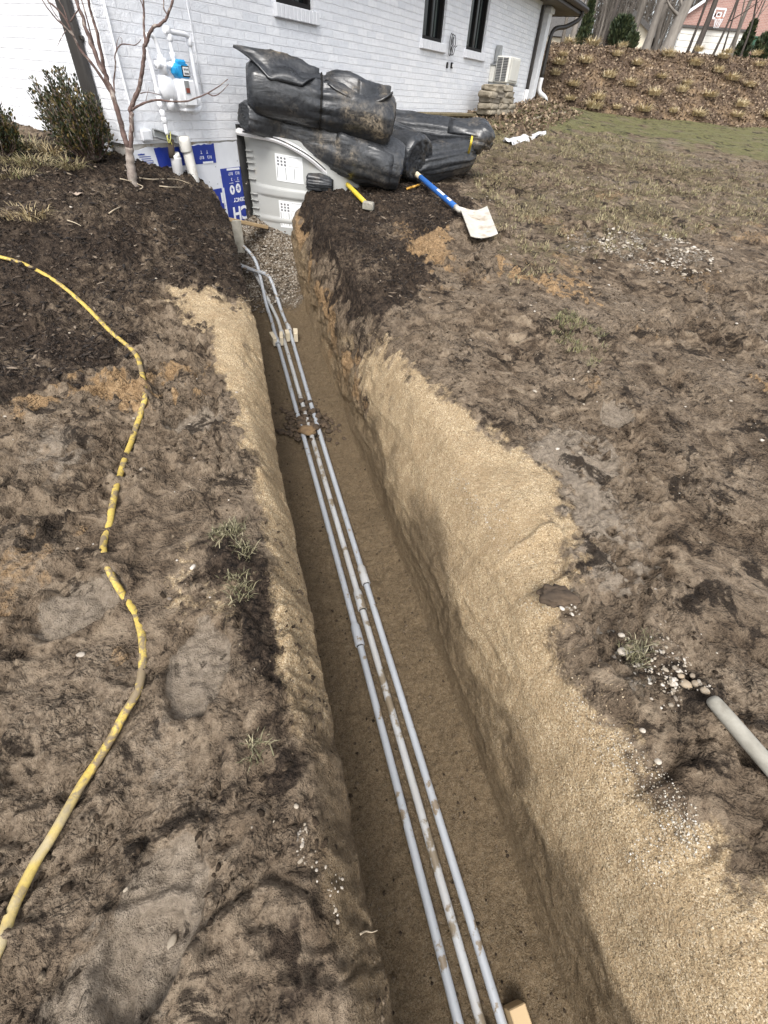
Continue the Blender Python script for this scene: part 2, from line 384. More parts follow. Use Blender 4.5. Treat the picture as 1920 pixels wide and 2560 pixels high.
def tarp_material(name='black_plastic', dusty=0.0):
    m, n, b = new_mat(name)
    co = objco(n)
    mp = N(n, 'ShaderNodeMapping', Scale=(.8, 1.5, 2.4)); n.links.new(co, mp.inputs[0])
    f1 = noise(n, mp.outputs[0], 3.4, 3, .45, 1.0); f2 = noise(n, co, 30, 5, .6, .6); f3 = noise(n, co, 2.1, 7, .68, .4)
    base = ramp(n, f2, [(.3, (.016 + dusty * .2, .017 + dusty * .2, .019 + dusty * .2)), (.7, (.042 + dusty * .4, .045 + dusty * .4, .050 + dusty * .4))])
    dust = ramp(n, f3, [(.50 - dusty, (0, 0, 0)), (.59 - dusty, (.22, .22, .22)), (.66 - dusty * .4, (.85, .85, .85))])
    dm = math_(n, 'MULTIPLY', dust, ramp(n, f2, [(.38, (.1, .1, .1)), (.6, (.9, .9, .9))]))
    col = mix(n, dm, base, (.34, .275, .19))
    n.links.new(col, b.inputs['Base Color'])
    rr = ramp(n, f1, [(.3, (.22, .22, .22)), (.7, (.42, .42, .42))]); n.links.new(math_(n, 'ADD', rr, math_(n, 'MULTIPLY', dm, .4)), b.inputs['Roughness'])
    h = math_(n, 'ADD', f1, math_(n, 'MULTIPLY', f2, .06)); bump(n, b, h, .30, .05)
    return m

M = {}
M['soil'] = ground_material()
M['brick_long'] = brick_material('white_painted_brick', 'X'); M['brick_end'] = brick_material('white_painted_brick_end', 'Y')
M['tarp'] = tarp_material()
M['tarp_dusty'] = tarp_material('dusty_black_plastic', .035)
M['white_paint'] = simple('white_paint', (.80, .81, .83), (.68, .69, .71), 14, .5, .3, .003)
M['rowlock'] = simple('white_rowlock', (.76, .77, .79), (.62, .63, .66), 9, .55, .6, .01, stretch=(9, 1, 1))
M['black_metal'] = simple('black_metal', (.012, .011, .010), (.008, .0075, .007), 5, .6, .1, spec=.25)
M['bronze_metal'] = simple('dark_bronze_metal', (.030, .026, .022), (.02, .017, .015), 5, .45, .1)
M['glass'] = simple('dark_window_glass', (.012, .015, .015), (.006, .007, .008), 1.2, .06, 0, spec=.3)
M['curtain'] = simple('pale_blind', (.05, .065, .058), (.03, .04, .037), 6, .7, .2)
M['concrete'] = simple('foundation_concrete', (.62, .60, .56), (.42, .39, .34), 5, .85, .5, .006, stain=(.33, .27, .2), stain_scale=5)
M['board_white'] = simple('white_foil_board', (.72, .74, .78), (.64, .66, .70), 6, .35, .15, .003, stain=(.55, .52, .47), stain_scale=7, stain_at=(.62, .72))
M['board_blue'] = simple('blue_printed_board', (.016, .040, .30), (.012, .030, .23), 4, .35, .15, .003)
M['print_white'] = simple('white_print', (.78, .80, .84), (.70, .72, .76), 20, .4, 0)
M['print_blue'] = simple('blue_print', (.02, .05, .34), None, 20, .4, 0)
M['print_grey'] = simple('grey_print', (.16, .16, .17), None, 20, .6, 0)
M['well_plastic'] = simple('grey_well_plastic', (.40, .405, .39), (.35, .355, .34), 3, .45, .12, .004, stain=(.40, .36, .29), stain_scale=4, stain_at=(.58, .75))
M['label'] = simple('white_label', (.76, .77, .77), (.70, .71, .71), 9, .5, 0)
M['rubber'] = simple('black_rubber', (.018, .017, .016), (.01, .01, .01), 14, .7, .5, .006, stain=(.16, .13, .1), stain_scale=9, stain_at=(.6, .7))
M['white_trim'] = simple('white_vinyl', (.78, .78, .79), (.68, .67, .66), 10, .4, .1, stain=(.45, .40, .34), stain_scale=6, stain_at=(.6, .72))
M['pvc'] = simple('white_pvc', (.74, .73, .69), (.62, .60, .55), 5, .45, .15, stain=(.42, .36, .28), stain_scale=6, stain_at=(.56, .7))
M['conduit'] = simple('grey_conduit', (.40, .42, .445), (.34, .36, .385), 4, .42, .05, .002, stain=(.21, .165, .115), stain_at=(.585, .625), stain_scale=11)
M['conduit_dirty'] = simple('grey_conduit_muddy', (.44, .45, .455), (.38, .37, .35), 3, .5, .1, .003, stain=(.20, .16, .11), stain_at=(.53, .58), stain_scale=8)
M['wood'] = simple('new_pine', (.56, .41, .23), (.46, .32, .17), 5, .65, .3, .003, stretch=(1, 1, 12))
M['wood_pale'] = simple('pale_pine', (.66, .58, .43), (.52, .44, .31), 6, .7, .3, .003)
M['wood_old'] = simple('weathered_wood', (.36, .34, .29), (.20, .185, .15), 13, .85, .6, .006, stain=(.16, .14, .11), stain_scale=9, stain_at=(.58, .7))
M['timber'] = simple('mossy_timber', (.19, .15, .075), (.10, .08, .045), 7, .85, .6, .008)
M['timber_dark'] = simple('dark_timber', (.07, .05, .033), (.03, .022, .015), 9, .85, .5, .008)  # very dark brown; on the plank edging it stands for gap shade
M['blue_plastic'] = simple('blue_plastic', (.02, .30, .62), (.015, .24, .52), 6, .4, .05)
M['blue_handle'] = simple('blue_handle', (.035, .15, .48), (.03, .12, .38), 6, .42, .1, stain=(.35, .33, .3), stain_scale=14, stain_at=(.64, .7))
M['yellow'] = simple('yellow_rubber', (.66, .50, .045), (.52, .38, .03), 6, .5, .12, .003)
M['orange'] = simple('orange_cord', (.60, .34, .06), (.48, .25, .04), 6, .5, .1)
M['grey_metal'] = simple('grey_metal', (.34, .35, .35), (.24, .25, .25), 9, .5, .2, metallic=.3)
M['ac_white'] = simple('off_white_casing', (.66, .65, .60), (.58, .57, .52), 5, .45, .05)
M['ac_dark'] = simple('dark_grille', (.10, .105, .11), (.06, .06, .065), 40, .5, .2)
M['shovel'] = simple('scuffed_white_plastic', (.66, .64, .58), (.50, .46, .39), 6, .5, .2, .003, stain=(.37, .30, .215), stain_scale=5, stain_at=(.50, .66))
M['bark'] = simple('reddish_bark', (.15, .095, .08), (.07, .045, .038), 16, .75, .6, .006, stain=(.34, .29, .25), stain_scale=14, stain_at=(.53, .64))
M['bark_base'] = simple('pale_lichened_bark', (.34, .30, .26), (.17, .13, .11), 18, .85, .6, .006)
M['bark_grey'] = simple('grey_bark', (.17, .15, .127), (.07, .06, .05), 7, .9, 1.0, .05, stretch=(1, 1, .15))
M['bark_pale'] = simple('pale_bark', (.255, .23, .20), (.125, .11, .094), 6, .9, 1.0, .05, stretch=(1, 1, .15))
M['bark_dark'] = simple('dark_bark', (.075, .062, .052), (.035, .028, .024), 7, .9, 1.0, .04, stretch=(1, 1, .15))
def leaf_mat(name, stops, rough=.6):
    m, n, b = new_mat(name); g = n.nodes.new('ShaderNodeNewGeometry')
    n.links.new(ramp(n, g.outputs['Random Per Island'], stops), b.inputs['Base Color']); b.inputs['Roughness'].default_value = rough
    return m
M['box_leaf'] = leaf_mat('boxwood_leaf', [(0, (.013, .021, .008)), (.5, (.034, .042, .014)), (.8, (.085, .066, .022)), (1, (.19, .13, .04))], .45)
M['ever_leaf'] = leaf_mat('evergreen_leaf', [(0, (.012, .022, .010)), (.6, (.035, .052, .02)), (1, (.07, .08, .03))])
M['grass_dull'] = leaf_mat('olive_grass_blade', [(0, (.07, .065, .03)), (.5, (.15, .135, .07)), (.85, (.26, .23, .14)), (1, (.36, .31, .2))])
M['straw'] = leaf_mat('dry_grass_blade', [(0, (.22, .16, .08)), (.5, (.42, .33, .18)), (1, (.60, .50, .30))])
M['straw_light'] = leaf_mat('pale_straw_blade', [(0, (.34, .26, .14)), (.5, (.55, .45, .27)), (1, (.74, .64, .42))])
M['straw_dull'] = leaf_mat('dull_grass_blade', [(0, (.13, .10, .055)), (.5, (.27, .215, .12)), (.8, (.36, .31, .17)), (1, (.17, .18, .07))])
M['grass'] = leaf_mat('short_grass_blade', [(0, (.06, .07, .022)), (.5, (.14, .14, .055)), (.8, (.24, .21, .10)), (1, (.34, .29, .16))])
M['litter'] = leaf_mat('dead_leaf', [(0, (.05, .032, .02)), (.45, (.14, .095, .06)), (.8, (.25, .18, .115)), (1, (.42, .33, .23))], .8)
M['stones'] = leaf_mat('gravel_stone', [(0, (.16, .13, .10)), (.3, (.33, .28, .21)), (.6, (.34, .295, .24)), (1, (.52, .475, .41))], .7)
M['stones_brown'] = leaf_mat('dirty_gravel_stone', [(0, (.07, .055, .04)), (.4, (.15, .12, .09)), (.75, (.26, .22, .17)), (1, (.50, .46, .40))], .8)
M['limestone'] = simple('limestone_block', (.34, .295, .225), (.17, .145, .105), 6, .9, .9, .02)
M['limestone_dark'] = simple('dark_limestone_block', (.22, .19, .15), (.11, .095, .07), 6, .9, .9, .02)
M['clod'] = simple('soil_clod', (.25, .165, .085), (.12, .075, .04), 14, .9, .9, .02)
M['clod_dark'] = simple('dark_soil_clod', (.10, .068, .042), (.04, .028, .018), 14, .9, .9, .02)
M['root'] = simple('pale_root', (.50, .42, .31), (.36, .29, .2), 9, .8, .3)
M['sheet'] = simple('white_plastic_sheet', (.76, .76, .77), (.6, .6, .6), 9, .4, .6, .01)
M['cream'] = simple('cream_siding', (.66, .62, .50), (.58, .54, .43), 3, .7, .1)
M['garage'] = simple('white_garage_door', (.66, .65, .60), (.60, .59, .54), 3, .6, .1)
M['shingle'] = simple('grey_shingle', (.10, .095, .09), (.05, .048, .045), 12, .9, .5)
M['stonebase'] = simple('brown_stone', (.20, .155, .11), (.12, .09, .065), 8, .85, .5)
M['soffit'] = simple('brown_soffit', (.19, .165, .14), (.14, .12, .10), 5, .7, .1)
M['orange_net'] = simple('hoop_orange', (.55, .16, .05), None, 9, .6, 0)
M['hill'] = simple('leafy_bank_soil', (.125, .082, .052), (.05, .033, .022), 5, .95, .8, .04, stain=(.22, .15, .085), stain_scale=1.2, stain_at=(.5, .66))
M['green_bin'] = simple('green_plastic', (.03, .10, .06), None, 9, .5, 0)
def pink_brick():
    m, n, b = new_mat('pink_brick'); co = objco(n)
    sx = n.nodes.new('ShaderNodeSeparateXYZ'); n.links.new(co, sx.inputs[0]); cb = n.nodes.new('ShaderNodeCombineXYZ')
    n.links.new(sx.outputs['X'], cb.inputs[0]); n.links.new(sx.outputs['Z'], cb.inputs[1])
    br = N(n, 'ShaderNodeTexBrick'); br.inputs['Scale'].default_value = 1; br.inputs['Brick Width'].default_value = .24; br.inputs['Row Height'].default_value = .08; br.inputs['Mortar Size'].default_value = .008
    br.inputs['Color1'].default_value = (.36, .20, .165, 1); br.inputs['Color2'].default_value = (.27, .145, .12, 1); br.inputs['Mortar'].default_value = (.42, .34, .30, 1)
    n.links.new(cb.outputs[0], br.inputs['Vector']); n.links.new(br.outputs['Color'], b.inputs['Base Color']); b.inputs['Roughness'].default_value = .85
    return m
M['pink_brick'] = pink_brick()

# ------------------------------------------------------------------ mesh helpers
ORG = {}
class MB:
    def __init__(s): s.v = []; s.f = []; s.n = 0
    def add(s, V, F):
        s.v.extend([tuple(map(float, p)) for p in V]); s.f.extend([tuple(i + s.n for i in f) for f in F]); s.n += len(V); return s
    def box(s, c, size, ax=None):
        ax = np.eye(3) if ax is None else np.array(ax, float); c = np.array(c, float); h = np.array(size, float) / 2
        V = [c + ax[0] * h[0] * i + ax[1] * h[1] * j + ax[2] * h[2] * k for i in (-1, 1) for j in (-1, 1) for k in (-1, 1)]
        return s.add(V, [(0, 1, 3, 2), (4, 6, 7, 5), (0, 4, 5, 1), (2, 3, 7, 6), (0, 2, 6, 4), (1, 5, 7, 3)])
    def bbox(s, c, size, ax=None, r=.01):   # box with chamfered edges
        ax = np.eye(3) if ax is None else np.array(ax, float); c = np.array(c, float); h = np.array(size, float) / 2
        r = min(r, h.min() * .6); V = []; idx = {}
        for i in (-1, 1):
            for j in (-1, 1):
                for k in (-1, 1):
                    for a in range(3):
                        q = np.array([i, j, k], float) * h
                        for b in range(3):
                            if b != a: q[b] -= [i, j, k][b] * r
                        idx[(i, j, k, a)] = len(V); V.append(c + ax[0] * q[0] + ax[1] * q[1] + ax[2] * q[2])
        F = []
        for a in range(3):
            for sg in (-1, 1):
                o = [x for x in range(3) if x != a]
                q = []
                for (p1, p2) in ((-1, -1), (1, -1), (1, 1), (-1, 1)):
                    t = [0, 0, 0]; t[a] = sg; t[o[0]] = p1; t[o[1]] = p2; q.append(idx[(*t, a)])
                F.append(tuple(q))
        for a in range(3):
            o = [x for x in range(3) if x != a]
            for p1 in (-1, 1):
                for p2 in (-1, 1):
                    t0 = [0, 0, 0]; t0[o[0]] = p1; t0[o[1]] = p2; t1 = list(t0); t0[a] = -1; t1[a] = 1
                    F.append((idx[(*t0, o[0])], idx[(*t1, o[0])], idx[(*t1, o[1])], idx[(*t0, o[1])]))
        for i in (-1, 1):
            for j in (-1, 1):
                for k in (-1, 1): F.append((idx[(i, j, k, 0)], idx[(i, j, k, 1)], idx[(i, j, k, 2)]))
        return s.add(V, F)
    def tube(s, pts, r, n=10, cap=True, squash=1.0):
        P = np.array(pts, float); m = len(P); r = np.full(m, r, float) if np.isscalar(r) else np.array(r, float)
        T = np.gradient(P, axis=0); T /= np.linalg.norm(T, axis=1)[:, None] + 1e-12
        up = np.array([0, 0, 1.]) if abs(T[0][2]) < .9 else np.array([1., 0, 0])
        V = []
        a = np.cross(T[0], up); a /= np.linalg.norm(a)
        for i in range(m):
            a = a - T[i] * (a @ T[i]); a /= np.linalg.norm(a) + 1e-12; b = np.cross(a, T[i])
            for k in range(n):
                t = 2 * math.pi * k / n; V.append(P[i] + a * math.cos(t) * r[i] + b * math.sin(t) * r[i] * squash)
        F = [(i * n + k, i * n + (k + 1) % n, (i + 1) * n + (k + 1) % n, (i + 1) * n + k) for i in range(m - 1) for k in range(n)]
        if cap: F += [tuple(range(n - 1, -1, -1)), tuple(range((m - 1) * n, m * n))]
        return s.add(V, F)
    def sheet(s, G, thick=None):            # grid of points (rows, cols, 3)
        G = np.array(G, float); a, b = G.shape[:2]
        V = G.reshape(-1, 3); F = [(i * b + j, i * b + j + 1, (i + 1) * b + j + 1, (i + 1) * b + j) for i in range(a - 1) for j in range(b - 1)]
        if thick is None: return s.add(V, F)
        dv = np.cross(np.gradient(G, axis=0), np.gradient(G, axis=1)); dv /= np.linalg.norm(dv, axis=2)[..., None] + 1e-12
        V2 = (G - dv * thick).reshape(-1, 3); o = a * b
        F2 = [tuple(i + o for i in f[::-1]) for f in F]
        rim = [j for j in range(b)] + [i * b + b - 1 for i in range(1, a)] + [(a - 1) * b + j for j in range(b - 2, -1, -1)] + [i * b for i in range(a - 2, 0, -1)]
        F3 = [(rim[(i + 1) % len(rim)], rim[i], rim[i] + o, rim[(i + 1) % len(rim)] + o) for i in range(len(rim))]
        return s.add(np.vstack([V, V2]), F + F2 + F3)
    def rock(s, c, size, seed, sub=1, flat=1.0, jag=.25, ax=None):
        V, F = ICO[sub]; V = V.copy()
        r = 1 + jag * fbm(V[:, 0] * 1.3 + seed * 3.1, V[:, 1] * 1.3, V[:, 2] * 1.3 + seed, 2, 3)[:, None]
        V = V * r * np.array(size) ; V[:, 2] *= flat
        a = (seed * 2.399) % 6.283; ca, sa = math.cos(a), math.sin(a)
        V = np.stack([V[:, 0] * ca - V[:, 1] * sa, V[:, 0] * sa + V[:, 1] * ca, V[:, 2]], 1)
        return s.add(V + np.array(c), F)
    def build(s, name, mat, parent=None, smooth=True, org=None, auto=None):
        me = bpy.data.meshes.new(name)
        root = parent
        o0 = np.zeros(3)
        if parent is not None: o0 = ORG.get(parent.name, np.zeros(3))
        elif org is not None: o0 = np.array(org, float)
        local = parent is not None and parent.name in LOCAL
        V = np.array(s.v, float)
        if not local: V = V - o0
        me.from_pydata(V.tolist(), [], s.f)
        me.materials.append(M[mat] if isinstance(mat, str) else mat)
        if smooth:
            me.polygons.foreach_set('use_smooth', [True] * len(me.polygons))
            if auto is not None: me.set_sharp_from_angle(angle=R_(auto))
        me.update()
        o = bpy.data.objects.new(name, me); COL.objects.link(o)
        if parent is not None:
            o.parent = parent; ORG[o.name] = o0
            if local: LOCAL.add(o.name)
        elif org is not None:
            o.location = o0
        if parent is None: ORG[o.name] = o0
        return o
LOCAL = set()
def ico(sub):
    t = (1 + 5 ** .5) / 2
    V = np.array([(-1, t, 0), (1, t, 0), (-1, -t, 0), (1, -t, 0), (0, -1, t), (0, 1, t), (0, -1, -t), (0, 1, -t), (t, 0, -1), (t, 0, 1), (-t, 0, -1), (-t, 0, 1)], float)
    V /= np.linalg.norm(V[0])
    F = [(0, 11, 5), (0, 5, 1), (0, 1, 7), (0, 7, 10), (0, 10, 11), (1, 5, 9), (5, 11, 4), (11, 10, 2), (10, 7, 6), (7, 1, 8), (3, 9, 4), (3, 4, 2), (3, 2, 6), (3, 6, 8), (3, 8, 9), (4, 9, 5), (2, 4, 11), (6, 2, 10), (8, 6, 7), (9, 8, 1)]
    for _ in range(sub):
        V = list(map(tuple, V)); mid = {}; F2 = []
        def md(a, b):
            k = (min(a, b), max(a, b))
            if k not in mid:
                p = (np.array(V[a]) + np.array(V[b])) / 2; p /= np.linalg.norm(p); mid[k] = len(V); V.append(tuple(p))
            return mid[k]
        for a, b, c in F:
            x, y, z = md(a, b), md(b, c), md(c, a); F2 += [(a, x, z), (b, y, x), (c, z, y), (x, y, z)]
        F = F2; V = np.array(V)
    return np.array(V), F
ICO = {k: ico(k) for k in range(4)}
def tag(o, label=None, cat=None, group=None, kind=None):
    if label: o['label'] = label
    if cat: o['category'] = cat
    if group: o['group'] = group
    if kind: o['kind'] = kind
    return o
def thing(name, loc, label, cat, group=None, rz=0.0, local=False):
    o = bpy.data.objects.new(name, None); COL.objects.link(o); o.location = tuple(map(float, loc)); o.rotation_euler = (0, 0, rz); o.empty_display_size = .1
    ORG[o.name] = np.array(loc, float)
    if local: LOCAL.add(o.name)
    return tag(o, label, cat, group)
def spline(pts, n=8):                     # Catmull-Rom
    P = np.array(pts, float); P = np.vstack([2 * P[0] - P[1], P, 2 * P[-1] - P[-2]]); out = []
    for i in range(1, len(P) - 2):
        for k in range(n):
            t = k / n
            out.append(.5 * ((2 * P[i]) + (P[i + 1] - P[i - 1]) * t + (2 * P[i - 1] - 5 * P[i] + 4 * P[i + 1] - P[i + 2]) * t * t + (-P[i - 1] + 3 * P[i] - 3 * P[i + 1] + P[i + 2]) * t ** 3))
    out.append(P[-2]); return np.array(out)
def mesh_np(name, V, quads, mat, attrs=None, smooth=True):
    me = bpy.data.meshes.new(name); V = np.ascontiguousarray(V, np.float32); Q = np.ascontiguousarray(quads, np.int32); k = Q.shape[1]
    me.vertices.add(len(V)); me.vertices.foreach_set('co', V.ravel())
    me.loops.add(Q.size); me.loops.foreach_set('vertex_index', Q.ravel())
    me.polygons.add(len(Q)); me.polygons.foreach_set('loop_start', np.arange(0, Q.size, k, dtype=np.int32)); me.polygons.foreach_set('loop_total', np.full(len(Q), k, np.int32))
    me.update(calc_edges=True)
    if smooth: me.polygons.foreach_set('use_smooth', np.ones(len(Q), bool))
    for nm, a in (attrs or {}).items():
        at = me.attributes.new(nm, 'FLOAT', 'POINT'); at.data.foreach_set('value', np.ascontiguousarray(a, np.float32).ravel())
    me.materials.append(M[mat]); me.validate()
    o = bpy.data.objects.new(name, me); COL.objects.link(o); return o

# ------------------------------------------------------------------ the ground, with the trench cut in it
def steps(a, b, d0, d1):
    out = [a]
    while out[-1] < b:
        t = (out[-1] - a) / (b - a); out.append(out[-1] + d0 + (d1 - d0) * t)
    return np.array(out)
V_ROWS = np.concatenate([steps(-1.7, -.5, .03, .009)[:-1], steps(-.5, 1.7, .0075, .0095)[:-1], steps(1.7, 9.2, .0095, .04)[:-1], steps(9.2, 24, .05, .6)[:-1], steps(24, 140, 1, 20)])
offL = np.concatenate([steps(0, .34, .008, .009)[:-1], steps(.34, 2.4, .009, .016)[:-1], steps(2.4, 6, .02, .12)[:-1], steps(6, 70, .3, 12)])
offR = np.concatenate([steps(0, 2.2, .009, .015)[:-1], steps(2.2, 6, .017, .05)[:-1], steps(6, 16, .06, .3)[:-1], steps(16, 110, .6, 14)])
def build_ground():
    nv = len(V_ROWS); v = V_ROWS[:, None]
    eL = eL_of(V_ROWS)[:, None]
    eR = (1.16 + .10 * sstep(3.0, 1.0, V_ROWS) - .06 * sstep(3.0, 3.8, V_ROWS) + .03 * fbm(V_ROWS * 1.6, V_ROWS * 0, 0, 3, 95))
    wide = sstep(7.15, 7.45, V_ROWS) * sstep(9.0, 8.6, V_ROWS)
    eR = (eR + 1.5 * wide)[:, None]
    fR = (.885 + .02 * fbm(V_ROWS * 2, V_ROWS * 0, 0, 3, 97) + 1.5 * wide)[:, None]
    fL = np.full((nv, 1), .06)
    close = sstep(8.7, 9.1, V_ROWS)[:, None]          # past the window well the cut ends
    zf = zfloor(V_ROWS)[:, None]
    # left ground
    uL = eL - offL[::-1][None, :]; vL = np.broadcast_to(v, uL.shape)
    mL = masks(uL, vL); zL = zbase(uL, vL) + gdisp(uL, vL, mL) + prints(uL, vL) + rimdrop(uL, vL)
    # right ground
    uR = eR + offR[None, :]; vR = np.broadcast_to(v, uR.shape)
    mR = masks(uR, vR); zR = zbase(uR, vR) + gdisp(uR, vR, mR) + prints(uR, vR)
    rim = np.clip(1 - offR / .35, 0, 1)[None, :] ** 2
    zR = zR - rim * .07 * (v < 7.2)
    zRe = zR[:, :1]; zLe = zL[:, -1:]
    zRs = zbase(eR, v) - .07 * (v < 7.2)
    zf = zf * (1 - close) + (zLe + zRe) / 2 * close - .0
    zf = np.minimum(zf, np.minimum(zLe, zRe) - .02 * (1 - close))
    # left wall
    q = np.linspace(0, 1, 34)[1:-1][None, :]
    uW = eL + (fL - eL) * q ** .8 ; zW = zLe + (zf - zLe) * q; vW = np.broadcast_to(v, uW.shape)
    und = fbm(vW * 5, zW * 5, 0, 4, 101) * .05 * np.sin(math.pi * q) 
    uW = uW - .05 * np.sin(math.pi * q) + und
    # floor
    q = np.linspace(0, 1, 70)[None, :]
    uF = fL + (fR - fL) * q; vF = np.broadcast_to(v, uF.shape)
    zF = zf + .035 * (2 * q - 1) ** 4 + fbm(uF * 5, vF * 5, 0, 4, 111) * .022 + np.clip(fbm(uF * 22, vF * 22, 0, 3, 113), 0, 1) * .018
    gr = sstep(6.0, 6.5, vF + fbm(uF * 4, vF * 4, 0, 2, 117) * .3)
    zF = zF + gr * fbm(uF * 30, vF * 30, 0, 2, 119) * .02
    zF = zF + .10 * np.exp(-((vF - 6.25) / .12) ** 2) * sstep(.45, .75, uF + .05 * fbm(uF * 9, vF * 9, 0, 2, 120)) * .7
    # crumbled ledge along the foot of the right wall
    led = sstep(.70, .86, uF + .10 * fbm(vF * 1.3, uF * 2, 0, 3, 121)) * sstep(4.5, 1.0, vF)
    zF = zF + led * (.05 + .05 * fbm(uF * 3, vF * 3, 0, 3, 123))
    # right wall: steep lower face, then a leaning sandy face rounding over to the ground
    q = np.linspace(0, 1, 95)[1:-1][None, :]
    zr0 = zF[:, -1:]; H = zRs - zr0
    lean = sstep(3.9, 2.6, V_ROWS)[:, None]
    k0 = .42
    lo = np.clip(q / k0, 0, 1); hi = np.clip((q - k0) / (1 - k0), 0, 1)
    uk = fR + .055
    uX = fR + (uk - fR) * lo ** .7 + (eR - uk) * (hi ** 1.15)
    steep_z = q; lean_z = .50 * lo + .50 * (1 - (1 - hi) ** 1.7)
    zX = zr0 + H * (steep_z * (1 - lean) + lean_z * lean); vX = np.broadcast_to(v, uX.shape)
    bulge = np.sin(math.pi * q)
    hiw = lean * sstep(.35, .6, q)
    nW = fbm(vX * 1.2, zX * 2.2, 0, 3, 131) * .05 + fbm(vX * 5, zX * 7, 0, 4, 133) * (.03 - .02 * hiw) + np.clip(fbm(vX * 18, zX * 18, 0, 3, 135), -.3, 1) * (.022 - .012 * hiw) + fbm(vX * 1.1, zX * 16 + vX * 1.5, 0, 4, 136) * .016 * sstep(.62, .3, q)
    ridge = -(1 - np.abs(fbm(vX * .9, zX * 4.5, 0, 4, 139))) ** 6 * .014
    am = (.45 + .9 * (1 - lean))
    uX = uX + (nW * am + ridge * lean) * np.minimum(1, bulge * 2)
    zX = zX + (zRe - zRs) * hi ** 2.6
    zX = zX + fbm(vX * 9, uX * 9, 0, 3, 137) * .012 * bulge * 1.3
    U = np.concatenate([uL, uW, uF, uX, uR], 1); Z = np.concatenate([zL, zW, zF, zX, zR], 1)
    VV = np.broadcast_to(v, U.shape)
    X = U * U2[0] + VV * T2[0]; Y = U * U2[1] + VV * T2[1]
    nc = U.shape[1]
    P = np.stack([X, Y, Z], -1).reshape(-1, 3)
    i = np.arange(nv - 1)[:, None] * nc + np.arange(nc - 1)[None, :]
    Q = np.stack([i, i + 1, i + nc + 1, i + nc], -1).reshape(-1, 4)
    # what the soil is made of, by place
    A = {}
    zero = lambda a: np.zeros(a.shape, np.float32)
    nz = fbm(vX * 4, zX * 4, 0, 4, 141); rel = (zX - zr0) / np.maximum(H, .05)
    for k in ('slab', 'sand', 'mulch', 'clay', 'lawn', 'dry', 'gravel'):
        w_, f_, x_ = zero(uW), zero(uF), zero(uX)
        if k == 'gravel': f_ = gr * sstep(-.55, .05, fbm(uF * 6, vF * 6, 0, 3, 143) + (vF - 6.3) * .8); x_ = sstep(7.2, 7.4, vX) * .9
        if k == 'sand':
            far = sstep(2.9, 4.1, vX + nz * .9)
            srx = masks(uX, vX)['sand']; x_ = (1 - far) * np.where(hi > .4, 1 - (1 - srx) * sstep(.4, .7, hi), 1.0) + far * sstep(.62, .3, rel + nz * .5) * .55
        if k == 'clay': x_ = sstep(3.0, 4.2, vX + nz * .6) * sstep(-.05, .35, nz + .15) * sstep(.9, .6, rel) * sstep(7.3, 7.0, vX); w_ = sstep(-.1, .3, fbm(vW * 3, zW * 3, 0, 3, 145)).astype(np.float32) * .8
        if k == 'mulch': x_ = sstep(3.1, 4.2, vX) * sstep(.60, .86, rel + nz * .45) ; w_ = zero(uW) + sstep(.55, .2, np.broadcast_to(np.linspace(0, 1, uW.shape[1])[None], uW.shape) + fbm(vW * 4, zW * 4, 0, 3, 146) * .3) * sstep(4.2, 5.0, vW)
        A[k] = np.concatenate([mL[k], w_, f_, x_, mR[k]], 1)
    dF = 1 - gr * .5; dX = sstep(.62, .34, rel + nz * .35) * (.85 - .25 * sstep(3, 5, vX)); dW = np.full(uW.shape, .75)
    stripL = sstep(eL - .17, eL - .09, uL + .05 * fbm(uL * 9, vL * 9, 0, 3, 147)) * sstep(3.4, 2.0, vL)
    A['mulch'][:, :uL.shape[1]] *= 1 - stripL
    sandstrip = sstep(eL - .20, eL - .10, uL + .07 * fbm(uL * 7, vL * 7, 0, 3, 149)) * sstep(.2, 1.0, vL) * sstep(4.6, 3.8, vL)
    A['sand'][:, :uL.shape[1]] = np.maximum(A['sand'][:, :uL.shape[1]], .72 * sandstrip)
    A['clay'][:, :uL.shape[1]] = np.maximum(A['clay'][:, :uL.shape[1]], .35 * stripL * sstep(-.2, .3, fbm(uL * 7, vL * 7, 0, 3, 148)))
    A['damp'] = np.concatenate([stripL * (.85 - .6 * sandstrip), dW, dF, dX, zero(uR)], 1)
    global SLOPE, FLOOR
    SLOPE = np.stack([uX * U2[0] + vX * T2[0], uX * U2[1] + vX * T2[1], zX], -1).reshape(-1, 3); FLOOR = np.stack([uF * U2[0] + vF * T2[0], uF * U2[1] + vF * T2[1], zF], -1).reshape(-1, 3)
    o = mesh_np('ground', P, Q, 'soil', {k: a for k, a in A.items()})
    tag(o, kind='structure')
    return o
ground = build_ground()

def uvz(u, v, dz=0.0):
    x, y = xy_of(u, v); return np.array([x, y, float(gz(u, v)[0]) + dz])
def flz(u, v, dz=0.0):
    x, y = xy_of(u, v); return np.array([x, y, float(zfloor(v)) + dz])
